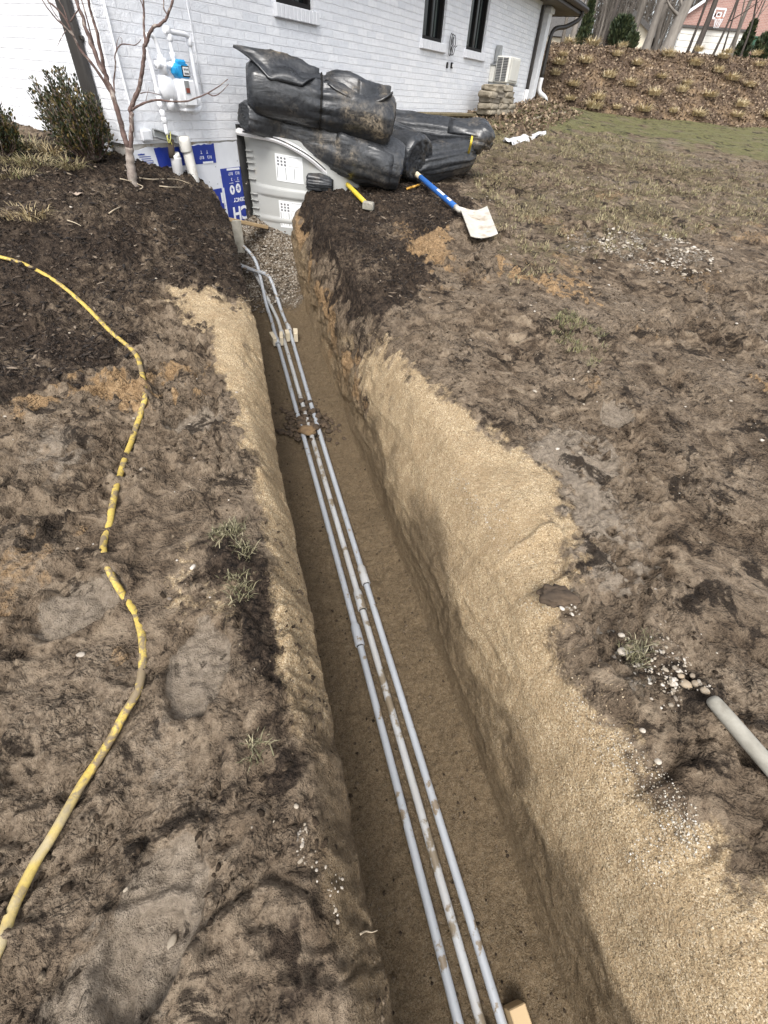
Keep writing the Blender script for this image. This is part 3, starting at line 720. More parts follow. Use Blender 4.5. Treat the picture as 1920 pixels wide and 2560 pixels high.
# ================================================================== THE HOUSE
house = thing('brick_house', (CORNER[0], CORNER[1], 0), 'white painted brick house with dark framed windows and blue foundation boards', 'house', rz=math.pi / 2 - WAZ, local=True)
BB = 1.15                                  # brick starts here, foundation below
LEN = 12.55
OPEN = [(2.47, 3.20), (6.27, 7.14), (8.20, 9.15)]
def shell(face, openings, x0, x1, z0, z1, depth):
    xs = sorted({x0, x1} | {a for o in openings for a in o[:2]}); zs = sorted({z0, z1} | {a for o in openings for a in o[2:]})
    m = MB()
    for i in range(len(xs) - 1):
        for j in range(len(zs) - 1):
            cx, cz = (xs[i] + xs[i + 1]) / 2, (zs[j] + zs[j + 1]) / 2
            if any(o[0] < cx < o[1] and o[2] < cz < o[3] for o in openings): continue
            m.add([face(xs[i], 0, zs[j]), face(xs[i + 1], 0, zs[j]), face(xs[i + 1], 0, zs[j + 1]), face(xs[i], 0, zs[j + 1])], [(0, 1, 2, 3)])
    for (a, b, c, d) in openings:
        q = [(a, c), (b, c), (b, d), (a, d)]
        for k in range(4):
            p, r = q[k], q[(k + 1) % 4]
            m.add([face(p[0], 0, p[1]), face(r[0], 0, r[1]), face(r[0], depth, r[1]), face(p[0], depth, p[1])], [(0, 3, 2, 1)])
    return m
WZ0 = 2.39
ops = [(a, b, WZ0, 3.42) for a, b in OPEN]
m = shell(lambda x, d, z: (x, d, z), ops, 0, LEN, BB, 3.5, .13)
m.add([(LEN, 0, BB), (LEN, 7, BB), (LEN, 7, 3.5), (LEN, 0, 3.5)], [(0, 1, 2, 3)])
m.add([(0, .03, BB), (LEN, .03, BB), (LEN, 0, BB), (0, 0, BB)], [(0, 1, 2, 3)])
m.build('wall', 'brick_long', house, smooth=False)
m = MB(); m.add([(0, 0, BB), (0, 0, 3.5), (0, 7, 3.5), (0, 7, BB)], [(0, 1, 2, 3)]); m.build('wall', 'brick_end', house, smooth=False)
m = MB(); m.box((LEN / 2, 3.5, .1), (LEN - .05, 6.95, 2 * BB - .2 - .001)); m.build('foundation', 'concrete', house, smooth=False)
for (a, b) in OPEN:
    m = MB(); fw = .055; zt = 3.42
    for (c, sz) in ((((a + fw / 2), .085, (WZ0 + zt) / 2), (fw, .07, zt - WZ0)), (((b - fw / 2), .085, (WZ0 + zt) / 2), (fw, .07, zt - WZ0)), (((a + b) / 2, .085, WZ0 + fw / 2), (b - a - 2 * fw, .07, fw)), (((a + b) / 2, .085, zt - fw / 2), (b - a - 2 * fw, .07, fw))):
        m.box(c, sz)
    m.box(((a + b) / 2 + .02, .10, (WZ0 + zt) / 2), (.045, .04, zt - WZ0 - 2 * fw))
    win = m.build('window', 'black_metal', house, smooth=False)
    m = MB(); m.add([(a, .12, WZ0), (b, .12, WZ0), (b, .12, zt), (a, .12, zt)], [(0, 1, 2, 3)]); m.build('pane', 'glass', win, smooth=False)
    m = MB(); m.box((b - .20, .112, (WZ0 + zt) / 2), (.06, .006, zt - WZ0 - .14)); m.build('blind', 'curtain', win, smooth=False)
    m = MB()
    nb = int((b - a + .12) / .072); wd_ = (b - a + .12) / nb
    for i in range(nb): m.bbox((a - .06 + (i + .5) * wd_, -.012, WZ0 - .06), (wd_ - .004, .085, .118), r=.006)
    m.build('sill', 'rowlock', win, smooth=False)
# eave, soffit and roof
m = MB(); m.box((7.2, 3.3, 3.56), (15.7, 7.3, .10)); m.build('soffit', 'soffit', house, smooth=False)
m = MB(); m.bbox((7.2, -.39, 3.60), (15.76, .05, .2), r=.01); m.bbox((15.07, 3.3, 3.60), (.05, 7.3, .2), r=.01); m.build('fascia', 'bronze_metal', house, smooth=False)
m = MB(); m.tube([(-.6, -.46, 3.63), (15.1, -.46, 3.63)], .065, 8); m.build('gutter', 'bronze_metal', house)
m = MB(); m.add([(-.7, -.45, 3.71), (15.15, -.45, 3.71), (15.15, 3.3, 5.6), (-.7, 3.3, 5.6), (15.15, 7.1, 3.71), (-.7, 7.1, 3.71)], [(0, 1, 2, 3), (3, 2, 4, 5), (1, 4, 2), (0, 3, 5)]); m.build('roof', 'shingle', house, smooth=False)
# end post of the porch on its stone base
p0, p1 = hl(wp(zC(1100, 835), .0)), hl(wp(zC(1215, 190), .0))
m = MB(); m.bbox((13.28, .1, 2.62), (.26, .26, 1.78), r=.012); m.bbox((13.28, .1, 3.43), (.34, .34, .1), r=.01); m.build('porch_post', 'white_paint', house, smooth=False)
m = MB(); m.bbox((13.40, .1, 1.50), (.62, .5, .46), r=.02); m.build('post_base', 'stonebase', house, smooth=False)
# downspouts
m = MB(); m.bbox((LEN - .05, -.05, 2.69), (.09, .07, 1.52), r=.012); d1 = m.build('downspout', 'bronze_metal', house, smooth=False)
m = MB(); m.tube([(LEN - .05, -.05, 1.93), (LEN - .05, -.05, 1.72), (LEN - .05, -.08, 1.60), (LEN - .05, -.10, 1.2)], [.055, .058, .055, .055], 10); m.build('drain_boot', 'white_trim', d1)
sp = spline([(14.75, -.44, 3.58), (14.72, -.40, 3.42), (14.30, -.22, 3.25), (13.75, -.10, 3.16), (13.58, -.06, 3.02), (13.56, -.06, 2.7), (13.55, -.06, 2.2)], 6)
m = MB(); m.tube(sp, .05, 8); d2 = m.build('downspout', 'bronze_metal', house)
m = MB(); m.tube(spline([(13.55, -.06, 2.2), (13.55, -.06, 1.98), (13.58, -.12, 1.88), (13.75, -.22, 1.80), (13.82, -.25, 1.68), (13.82, -.25, 1.3)], 5), .06, 10); m.build('drain_boot', 'white_trim', d2)
m = MB(); m.bbox((-.05, .33, 2.35), (.075, .15, 2.4), r=.015)
for z in (1.9, 2.7): m.bbox((-.02, .33, z), (.03, .19, .03), r=.005)
m.build('downspout', 'bronze_metal', house, smooth=False)
m = MB(); m.tube([(-.05, .33, 1.15), (-.06, .33, .6)], .07, 12); m.build('drain_boot', 'white_trim', house)
# printed insulation boards on the foundation
def panel(pts, off, th=.02):
    P = [np.array(p) for p in pts]; V = [(p[0], -off, p[1]) for p in P] + [(p[0], -off + th, p[1]) for p in P]; n = len(P)
    return V, [tuple(range(n))] + [(i, i + n, (i + 1) % n + n, (i + 1) % n) for i in range(n)]
FO = -.025
m = MB()
top = [(.0, 1.11), (.3, 1.13), (.6, 1.125), (.85, 1.135), (1.15, 1.14), (1.53, 1.145)]
rag = []
for i in range(40):
    x = 1.53 * i / 39; z = np.interp(x, [t[0] for t in top], [t[1] for t in top]) + .018 * float(fbm(x * 9, 2.0, 0, 3, 201)) - .01; rag.append((x, z))
m.add(*panel([(0, -.3), (1.535, -.3)] + rag[::-1], -FO * -1 * -1 if False else .0)); 
board = m.build('insulation_board', 'board_white', house, smooth=False)
def blue(pts, name='printed_panel'):
    m = MB(); P = []
    n = len(pts)
    for i in range(n):
        a, b = np.array(pts[i]), np.array(pts[(i + 1) % n]); L = np.linalg.norm(b - a); k = max(2, int(L / .02))
        for j in range(k):
            t = j / k; q = a + (b - a) * t
            if pts_rag(pts, i): q[1] += .012 * float(fbm(q[0] * 30, q[1] * 30 + 3, 0, 3, 203))
            P.append(q)
    m.add(*panel(P, .004, .0035)); return m.build(name, 'board_blue', board, smooth=False)
def pts_rag(pts, i): return i == 2 and pts[0][1] > .9
blue([(.31, .945), (1.14, .945), (1.145, 1.125), (.29, 1.11)])
blue([(1.205, -.25), (1.53, -.25), (1.53, .885), (1.185, .880)])
blue([(.62, -.25), (1.16, -.25), (1.16, .69), (.62, .67)])
blue([(.08, 1.06), (.16, 1.06), (.16, 1.075), (.08, 1.07)])
dg = None
def text_mesh(body, size, x, z, off, parent, mat='print_white', flip=True, ext=.0012, name='lettering', frame=None, bold=0.0):
    cu = bpy.data.curves.new('lettering', 'FONT'); cu.body = body; cu.size = size; cu.extrude = ext; cu.align_x = 'CENTER'; cu.align_y = 'CENTER'; cu.offset = bold
    t = bpy.data.objects.new('lettering_curve', cu); COL.objects.link(t)
    me = bpy.data.meshes.new_from_object(t.evaluated_get(bpy.context.evaluated_depsgraph_get())); bpy.data.objects.remove(t); bpy.data.curves.remove(cu)
    V = np.zeros(len(me.vertices) * 3); me.vertices.foreach_get('co', V); V = V.reshape(-1, 3)
    if flip: V[:, :2] *= -1
    W = np.stack([x + V[:, 0], -off - V[:, 2], z + V[:, 1]], 1) if frame is None else frame(V)
    m = MB(); m.add(W, [tuple(p.vertices) for p in me.polygons]); bpy.data.meshes.remove(me)
    return m.build(name, mat, parent, smooth=False)
OF = .0062
text_mesh('CH', .21, 1.44, .40, OF, board, bold=.006)
text_mesh('EFFICIENCY', .062, 1.50, .545, OF, board, bold=.001)
[text_mesh(t, .045, x, .825, OF, board) for t, x in (('R13', 1.465), ('R17', 1.345))]
[text_mesh('2', .045, x, .765, OF, board) for x in (1.46, 1.35)]
[text_mesh(t, .042, x, 1.005, OF, board) for t, x in (('R13', 1.045), ('R17', .925))]
[text_mesh('T', .045, x, 1.055, OF, board) for x in (1.02, .93)]
text_mesh('i', .15, 1.145, .59, OF, board, bold=.008)
def strip(x, z, w_, h_, mat='print_white', off=.0062, name='printed_bar'):
    m = MB(); m.box((x, -off, z), (w_, .002, h_)); return m.build(name, mat, board, smooth=False)
strip(1.01, .955, .16, .018); strip(1.40, .868, .22, .022); strip(1.192, .30, .014, .78, off=.0066)
for (x, z, k) in ((1.335, .655, 0), (1.445, .665, 1)):
    m = MB(); n = 28; m.add([(x + .043 * math.cos(t), -.0062, z + .05 * math.sin(t)) for t in np.linspace(0, 2 * math.pi, n, endpoint=False)], [tuple(range(n))]); ic = m.build('printed_badge', 'print_white', board, smooth=False)
    m = MB()
    if k == 0:
        m.add([(x - .004, -.0072, z + .032), (x + .018, -.0072, z + .004), (x + .006, -.0072, z - .004), (x + .002, -.0072, z - .034), (x - .016, -.0072, z + .008)], [(0, 1, 2, 3, 4)])
    else:
        for a in range(6):
            t = a * math.pi / 3; d = np.array([math.cos(t), 0, math.sin(t)]); e = np.array([-math.sin(t), 0, math.cos(t)])
            c = np.array([x, -.0072, z]); m.add([c - e * .004, c + e * .004, c + d * .03 + e * .004, c + d * .03 - e * .004], [(0, 1, 2, 3)])
    m.build('printed_mark', 'print_blue', ic, smooth=False)
    text_mesh('Saving Source', .013, x, z + .07, OF, board)
m = MB()                                   # nail marks on the white field
for i in range(26):
    x, z = .45 + rng.random() * 1.05, .35 + rng.random() * .75
    m.box((x, -.0012, z), (.005, .002, .014))
m.build('fixing_marks', 'print_grey', board, smooth=False)
m = MB()
for i in range(5):
    m.box((.16 + .01 * i, -.0012, 1.045 - i * .018), (.14 - .02 * (i % 2), .002, .006))
m.build('small_print', 'print_blue', board, smooth=False)

# ================================================================== THINGS FIXED TO THE WALL
def WL(p, off): return hl(wp(p, off))
gm = thing('gas_meter', hw(.75, -.1, 1.2), 'white gas meter with blue index box and looped pipes on the brick wall', 'gas meter')
def tubepath(name, pts, r, mat, parent, n=12, sp_=5, extra=None):
    m = MB(); m.tube(spline(pts, sp_), r, n)
    if extra: extra(m)
    return m.build(name, mat, parent)
g = lambda x, y, o: wp(zM(x, y), o)
class Many(list):
    def build(s, *a, **k): return [m.build(*a, **k) for m in s]
def collars(pts, r, l=.025):
    out = Many()
    for (a, b) in pts:
        m = MB(); out.append(m)
        a = np.array(a); d = np.array(b) - a; d = d / np.linalg.norm(d); m.tube([a - d * l, a - d * l * .9, a + d * l * .9, a + d * l], [r * .9, r, r, r * .9], 12)
    return out
ris = [g(775, 1470, .10), g(752, 1330, .10), g(712, 1180, .10), g(668, 980, .10), g(600, 700, .10), g(556, 560, .10), g(540, 440, .10), g(556, 385, .10), g(610, 385, .10), g(645, 430, .10), g(680, 530, .10), g(716, 660, .10), g(735, 735, .10)]
tubepath('riser_pipe', ris, .020, 'white_paint', gm)
m = collars([(g(745, 1310, .10), g(752, 1330, .10)), (g(728, 1240, .10), g(735, 1262, .10)), (g(672, 1000, .10), g(680, 1030, .10)), (g(690, 1080, .10), g(700, 1110, .10)), (g(700, 1140, .1), g(708, 1165, .1)), (g(706, 630, .10), g(712, 655, .10))], .027); m.build('pipe_fitting', 'white_paint', gm)
tubepath('cross_pipe', [g(650, 705, .12), g(720, 712, .12), g(790, 718, .13), g(850, 722, .14)], .024, 'white_paint', gm)
m = collars([(g(670, 706, .12), g(690, 708, .12)), (g(745, 714, .12), g(765, 716, .12)), (g(820, 720, .13), g(840, 721, .13))], .032, .02); m.build('pipe_fitting', 'white_paint', gm)
tubepath('outlet_pipe', [g(770, 335, .14), g(830, 350, .13), g(920, 365, .12), g(985, 385, .11), g(1015, 440, .10), g(1035, 560, .09), g(1070, 760, .09), g(1105, 960, .09), g(1128, 1090, .10), g(1138, 1160, .11), g(1120, 1205, .12), g(1060, 1212, .13), g(1000, 1215, .14)], .021, 'white_paint', gm)
m = collars([(g(1016, 455, .1), g(1022, 490, .1)), (g(1122, 1120, .1), g(1128, 1150, .1)), (g(1060, 1212, .13), g(1040, 1213, .13)), (g(770, 335, .14), g(790, 340, .14))], .028, .03); m.build('pipe_fitting', 'white_paint', gm)
tubepath('inlet_pipe', [g(785, 330, .14), g(805, 430, .14), g(830, 560, .14), g(850, 650, .15), g(860, 690, .15)], .019, 'white_paint', gm)
m = collars([(g(802, 410, .14), g(808, 445, .14)), (g(840, 610, .14), g(846, 640, .14)), (g(778, 320, .14), g(786, 360, .14))], .029, .025); m.build('pipe_fitting', 'white_paint', gm)
# pressure regulator: a flat drum
c = g(775, 960, .10); m = MB()
ax = WN; m.tube([c - ax * .05, c - ax * .045, c - ax * .01, c + ax * .03, c + ax * .05], [.085, .105, .115, .10, .05], 20); 
m.tube([c + np.array([0, 0, .1]), c + np.array([0, 0, .22])], .045, 14); m.tube([c + np.array([0, 0, -.08]), c + np.array([0, 0, -.17])], .04, 14)
m.build('regulator', 'white_paint', gm)
# meter body
c = g(960, 1010, .13); m = MB(); prof = []
AX = np.array([WD, WN, [0, 0, 1.]])
m.bbox(c + WN * .01, (.20, .15, .27), AX, r=.045); m.bbox(c + WN * .085, (.15, .03, .20), AX, r=.015); m.bbox(c - np.array([0, 0, .135]), (.13, .11, .03), AX, r=.01)
mbody = m.build('meter_body', 'white_paint', gm, auto=40)
m = MB(); m.bbox(c + WN * .104 + WD * -.035 + np.array([0, 0, .045]), (.06, .006, .10), AX, r=.002); pl_ = m.build('nameplate', 'grey_metal', mbody, smooth=False)
m = MB(); m.bbox(c + WN * .108 + WD * -.033 + np.array([0, 0, .02]), (.045, .005, .038), AX, r=.001); m.build('red_sticker', simple('red_sticker', (.22, .05, .03), None, 9, .5, 0), pl_, smooth=False)
ci = g(925, 775, .16); m = MB()
m.bbox(ci, (.17, .10, .11), AX, r=.02); m.bbox(ci + np.array([0, 0, .06]), (.12, .08, .05), AX, r=.02); m.bbox(ci - WD * .08, (.05, .08, .07), AX, r=.015)
idx = m.build('index_housing', 'blue_plastic', gm, auto=40)
m = MB(); m.bbox(ci + WN * .052 + WD * .02, (.095, .006, .085), AX, r=.003); fr = m.build('dial_frame', 'black_metal', idx, smooth=False)
m = MB(); m.bbox(ci + WN * .056 + WD * .02, (.075, .004, .066), AX, r=.002); dl = m.build('dial_face', 'label', idx, smooth=False)
m = MB()
for i in range(3):
    m.tube([ci + WN * .0585 + WD * (.02 + (i - 1) * .022) + np.array([0, 0, .014]), ci + WN * .0595 + WD * (.02 + (i - 1) * .022) + np.array([0, 0, .014])], .0085, 12)
m.box(ci + WN * .0585 + WD * .02 - np.array([0, 0, .017]), (.055, .002, .014), AX)
m.build('dial_marks', 'print_grey', dl, smooth=False)
# vertical wire and cable stains on the wall
m = MB(); m.tube([g(985, 0, .012), g(1040, 280, .012), g(1100, 640, .012), g(1165, 1010, .012)], .006, 6); o = m.build('wire', 'white_paint', None, org=g(1165, 1010, .012)); tag(o, 'thin white wire running down the brick right of the gas meter', 'wire')
m = MB(); m.tube([wp(zA(670, 0), .015), wp(zA(720, 200), .015), wp(zA(790, 480), .015), wp(zA(850, 700), .015), wp(zA(870, 890), .015)], .012, 6); o = m.build('wire', 'white_paint', None, org=wp(zA(870, 890), .015)); tag(o, 'white painted cable running down the brick beside the house corner', 'wire')
# service entry: bracket, cable, white canister and big white pipe
e = lambda x, y, o: wp(zE(x, y), o)
sv = thing('meter_bracket', e(490, 1130, .03), 'grey steel strut bracket under the gas meter with looped yellow wire', 'bracket')
m = MB(); a, b = e(385, 1100, .05), e(605, 1165, .05); d = b - a; L = np.linalg.norm(d); d /= L; up = np.array([0, 0, 1.]); up -= d * (up @ d); up /= np.linalg.norm(up)
m.bbox((a + b) / 2, (L, .03, .075), [d, np.cross(up, d), up], r=.006); m.bbox((a + b) / 2 + WN * .02 + up * .03, (L, .04, .012), [d, np.cross(up, d), up], r=.003); m.bbox((a + b) / 2 + WN * .02 - up * .03, (L, .04, .012), [d, np.cross(up, d), up], r=.003)
m.build('strut', 'grey_metal', sv, smooth=False)
m = MB(); m.tube(spline([e(520, 1090, .10), e(525, 1150, .12), e(560, 1200, .12), e(572, 1260, .11), e(560, 1310, .11)], 6), .0055, 6); m.tube(spline([e(548, 1090, .10), e(552, 1160, .12), e(535, 1195, .12), e(520, 1140, .12), e(530, 1095, .1)], 6), .0055, 6)
m.build('tracer_wire', simple('yellow_wire', (.60, .58, .16), None, 9, .5, 0), sv)
cn = thing('riser_canister', e(610, 1490, .1), 'white cylindrical canister with dark pipe above, left of the thick white pipe', 'canister')
m = MB(); p = e(600, 1330, .10); q = e(650, 1640, .10); m.tube([p, p + (q - p) * .02, p + (q - p) * .05, q], [.056, .060, .056, .056], 20); m.build('casing', 'white_trim', cn)
m = MB(); m.tube([e(553, 1160, .09), e(562, 1300, .10), e(568, 1340, .10)], .032, 14); m.build('neck_pipe', 'timber_dark', cn)
m = MB(); m.tube([e(585, 1300, .10), e(600, 1335, .10)], .055, 16); m.build('cap', 'pvc', cn)
bp = thing('drain_pipe', e(800, 1480, .1), 'thick off white plastic pipe with collar standing against the blue boards', 'pipe')
m = MB(); m.tube([e(690, 1180, .085), e(705, 1250, .09), e(760, 1480, .10), e(830, 1780, .10)], .056, 20); m.build('barrel', 'pvc', bp)
m = MB(); m.tube([e(668, 1135, .085), e(680, 1180, .085), e(702, 1272, .09), e(704, 1278, .09)], [.060, .066, .066, .06], 20); m.build('collar', 'pvc', bp)
bx = thing('junction_box', e(320, 1130, .02), 'small white square box painted onto the brick left of the steel bracket', 'box')
m = MB(); m.bbox(e(325, 1125, .03), (.11, .05, .09), AX, r=.006); m.build('housing', 'white_paint', bx, smooth=False)
m = MB(); m.bbox(e(325, 1125, .058), (.09, .008, .07), AX, r=.003); m.build('cover', 'white_paint', bx, smooth=False)
# cable coil and two outlets further along
m = MB(); c = wp(zC(428, 372), .05); pts = []
for t in np.linspace(0, 2 * math.pi * 3, 100): 
    k = int(t // (2 * math.pi)); pts.append(c + WD * (.05 * math.cos(t) * (1 + .2 * k) + .045 * (k - 1)) + np.array([0, 0, 1]) * (.15 * math.sin(t) * (1 - .06 * k)) + WN * .012 * k)
m.tube(pts, .006, 6); o = m.build('cable_coil', 'black_metal', None, org=c); tag(o, 'thin dark cable coiled and hung on the white brick between two windows', 'cable')
for i, (p, sz) in enumerate((((392, 541), .03), ((430, 543), .05))):
    c = wp(zC(*p), .02); ot = thing('outlet_box', c, ('narrow dark outlet plate, left of the pair below the coiled cable', 'wider dark outlet plate with pale socket, right of the pair below the coiled cable')[i], 'outlet', 'outlet boxes on the wall')
    m = MB(); m.bbox(c, (sz * 1.3, .03, .085), AX, r=.006); m.build('housing', 'black_metal', ot, smooth=False)
    m = MB(); m.bbox(c + WN * .02, (sz * .7, .008, .05), AX, r=.003); m.build('socket', 'grey_metal' if i == 0 else 'white_trim', ot, smooth=False)
# outdoor unit of an air conditioner and its switch box
A0 = hl(wp(zC(900, 590), .46)); x0 = A0[0]; z0a, z1a = 1.97, 2.40
ac = thing('air_conditioner', hw(x0 + .3, -.1, z0a), 'off white outdoor air conditioner hung on the brick wall above stacked stones', 'air conditioner')
def hbox(m, x, y, z, r=.008): m.bbox(hw((x[0] + x[1]) / 2, (y[0] + y[1]) / 2, (z[0] + z[1]) / 2), (x[1] - x[0], y[1] - y[0], z[1] - z[0]), AX, r=r); return m
hbox(MB(), (x0, x0 + .72), (-.46, -.14), (z0a, z1a), .02).build('casing', 'ac_white', ac, smooth=False)
m = MB()
for k in range(2):
    for i in range(15): hbox(m, (x0 - .012, x0 - .002), (-.42 + k * .135, -.42 + k * .135 + .115), (z0a + .03 + i * .0255, z0a + .03 + i * .0255 + .015), .001)
m.build('fins', 'ac_dark', ac, smooth=False)
hbox(MB(), (x0 + .10, x0 + .62), (-.476, -.463), (z0a + .05, z1a - .04), .004).build('front_grille', 'ac_white', ac, smooth=False)
for xx in (.05, .63): hbox(MB(), (x0 + xx, x0 + xx + .04), (-.5, 0), (z0a - .04, z0a - .003), .004).build('wall_bracket', 'grey_metal', ac, smooth=False)
hbox(MB(), (x0 + .16, x0 + .26), (-.14, -.02), (z1a - .1, z1a + .17), .01).build('line_cover', 'grey_metal', ac, smooth=False)
B0 = hl(wp(zC(795, 620), .12)); db = thing('switch_box', hw(B0[0], -.05, 1.95), 'tall pale electrical switch box on the wall left of the air conditioner', 'switch box')
hbox(MB(), (B0[0] - .12, B0[0] + .16), (-.12, -.002), (1.97, 2.24), .01).build('housing', 'ac_white', db, smooth=False)
hbox(MB(), (B0[0] - .07, B0[0] + .12), (-.133, -.121), (2.0, 2.2), .004).build('cover', 'grey_metal', db, smooth=False)
hbox(MB(), (B0[0] - .14, B0[0] + .18), (-.14, -.002), (2.243, 2.265), .004).build('rain_hood', 'grey_metal', db, smooth=False)
# stack of rough stone blocks below it
HS = [wp(zC(790, yy), .42)[2] for yy in (927, 880, 831, 783, 732)]; hh = (HS[4] - HS[0]) / 8 * 1.0
rows = [(927, [(690, 735), (738, 775), (778, 845), (848, 890)]), (880, [(690, 768), (772, 850), (853, 905)]), (831, [(703, 782), (785, 865), (866, 895)]), (783, [(700, 752), (757, 820), (823, 898)]), (732, [(735, 812), (815, 885)])]
desc = ['bottom row', 'second row', 'third row', 'fourth row', 'top row']; pos = ['leftmost', 'second from the left', 'third from the left', 'rightmost']
for r, (yy, cols) in enumerate(rows):
    for k, (xa, xb) in enumerate(cols):
        P0, P1 = wp(zC(xa, yy), .42), wp(zC(xb, yy), .42); c = (P0 + P1) / 2; wdt = np.linalg.norm((P1 - P0)[:2])
        zc = c[2]
        m = MB(); V, F = ICO[3]; q = np.sign(V) * np.abs(V) ** .40; q *= (1 + .22 * fbm(V[:, 0] * 2 + r * 5, V[:, 1] * 2 + k * 7, V[:, 2] * 2, 3, 211))[:, None]
        q = q * np.array([wdt * .52, .17, hh * 1.22])
        rz = rng.normal() * .04
        W = c[None] * [1, 1, 0] + np.array([0, 0, zc]) + q[:, :1] * WD + q[:, 1:2] * WN + q[:, 2:] * np.array([[0, 0, 1.]])
        m.add(W, F); o = m.build('stone_block', rng.choice(['limestone', 'limestone', 'limestone_dark']), None, org=(c[0], c[1], zc - .065))
        pp = 'leftmost' if k == 0 else ('rightmost' if k == len(cols) - 1 else ('second from the left' if k == 1 else 'third from the left'))
        tag(o, f'rough stone block, {pp} in the {desc[r]} below the air conditioner', 'stone', 'stone blocks stacked by the wall')
# mossy timber edging at the foot of the wall
ed = thing('timber_edging', hw(6.8, -.35, 1.1), 'low mossy plank edging over a slotted board coloured dark as gap shade', 'edging')
hbox(MB(), (4.6, 8.25), (-.42, -.06), (1.40, 1.445), .008).build('plank', 'timber', ed, smooth=False)
hbox(MB(), (4.6, 8.2), (-.36, -.30), (.7, 1.398), .006).build('gap_shade_board', 'timber_dark', ed, smooth=False)  # shade of the open gap under the plank, put into this board's dark colour
for i in range(7): hbox(MB(), (6.05 + i * .30, 6.11 + i * .30), (-.372, -.361), (1.27, 1.34), .002).build('slot', 'label', ed, smooth=False)
for i in range(12): hbox(MB(), (4.8 + i * .28, 4.9 + i * .28), (-.40, -.362), (1.20 - .03 * rng.random(), 1.396), .004).build('spacer_block', 'timber', ed, smooth=False)

# ================================================================== WINDOW WELL
ww = thing('window_well', hw(1.7, -.3, .3), 'grey plastic window well with paper labels, half hidden under black rolls', 'window well')
x00 = 1.66; zb, zt_ = .10, 1.26
def well_pt(a, z, dr=0.0):
    x = x00 + 1.1 - (1.1 + dr) * math.cos(a); y = -(1.25 + dr) * math.sin(a); return hw(x, y, z)
G = []
for z in np.linspace(zb, zt_, 90):
    k = .022 * (sstep(.60, .63, z) - sstep(.70, .73, z)) + .016 * (sstep(.30, .33, z) - sstep(.35, .38, z)) + .014 * sstep(1.10, 1.16, z)
    row = []
    for a in np.linspace(0.0, math.pi, 80):
        zz = z - .10 * math.sin(a) * (z - zb) * 1.0
        row.append(well_pt(a, zz, k * min(1, a * 5)))
    G.append(row)
m = MB(); m.sheet(G, .008); m.build('shell', 'well_plastic', ww, auto=35)
for z in (.36, .44, .53, .60, .76, .86, .93, .99, 1.05):
    m = MB(); P = [well_pt(.02, z, .0), well_pt(.06, z, .02), well_pt(.115, z - .004, .012)]
    m.bbox((P[0] + P[2]) / 2 + -WD * .01, (.045, .11, .008), [WD, WN, [0, 0, 1]], r=.002); m.build('side_tab', 'well_plastic', ww, smooth=False)
m = MB(); hbox(m, (x00 - .012, x00 + .012), (-.035, -.002), (.3, 1.24), .004); m.build('flange', 'well_plastic', ww, smooth=False)
m = MB(); mm = []
for i, z in enumerate(np.linspace(.20, 1.30, 30)):
    j = .008 * float(fbm(z * 9, 1.0, 0, 3, 221)); mm.append([hw(x00 - .125 + j * 2, -.004, z), hw(x00 - .12 + j * 2, -.022, z), hw(x00 - .02, -.03 - .006 * math.sin(z * 30), z), hw(x00 - .014, -.004, z)])
m.sheet(mm); m.build('seal_strip', 'rubber', ww)
lipc = spline([wp((512, 283), .03), wp((545, 290), .25), wp((600, 302), .52), wp((650, 327), .78), wp((690, 358), .92), wp((713, 383), .98)], 8)
m = MB(); g2 = []
for i, p in enumerate(lipc):
    t = lipc[min(i + 1, len(lipc) - 1)] - lipc[max(i - 1, 0)]; t /= np.linalg.norm(t); nrm = np.cross(t, [0, 0, 1.]); nrm /= np.linalg.norm(nrm); up = np.cross(nrm, t); tw = .35
    a = nrm * math.cos(tw) + up * math.sin(tw) * -1
    g2.append([p - up * .035 + nrm * .012, p - up * .012 + nrm * .030, p + up * .018 + nrm * .022, p + up * .03 - nrm * .03])
m.sheet(g2, .006); lip = m.build('top_lip', 'white_trim', ww, auto=50)
m = MB(); g3 = []
for i, p in enumerate(lipc[4:-5]):
    t = lipc[i + 5] - lipc[i + 3]; t /= np.linalg.norm(t); nrm = np.cross(t, [0, 0, 1.]); nrm /= np.linalg.norm(nrm); up = np.cross(nrm, t)
    g3.append([p + up * .004 + nrm * .031, p + up * .016 + nrm * .027])
m.sheet(g3); m.build('seam', 'rubber', lip, smooth=False)
def on_shell(a0, a1, z0, z1, dr, nx=10, nz=4):
    return [[well_pt(a, z - .10 * math.sin(a) * (z - zb), dr) for a in np.linspace(a0, a1, nx)] for z in np.linspace(z0, z1, nz)]
for (z0, z1) in ((.80, 1.09), (.26, .58)):
    a0, a1 = .355, .64
    m = MB(); m.sheet(on_shell(a0, a1, z0, z1, .013)); lb = m.build('paper_label', 'label', ww, smooth=False)
    m = MB()
    for i in range(3):
        for j in range(3): 
            aa = a0 + .02 + .036 * j; zz = z1 - .03 - i * .035
            m.sheet(on_shell(aa, aa + .02, zz - .022, zz, .0150, 3, 2))
    m.sheet(on_shell(a0 + .14, a1 - .03, z1 - .115, z1 - .112, .0150, 6, 2)); m.sheet(on_shell(a0 + .14, a1 - .03, z1 - .02, z1 - .017, .0150, 6, 2))
    for i in range(9):
        aa = a0 + .012 + .030 * i
        m.sheet(on_shell(aa, aa + .002 + .004 * (i % 3 == 0), z0 + .02 + .03 * rng.random(), z1 - .135, .0150, 2, 5))
    m.build('printed_diagram', 'print_grey', lb, smooth=False)

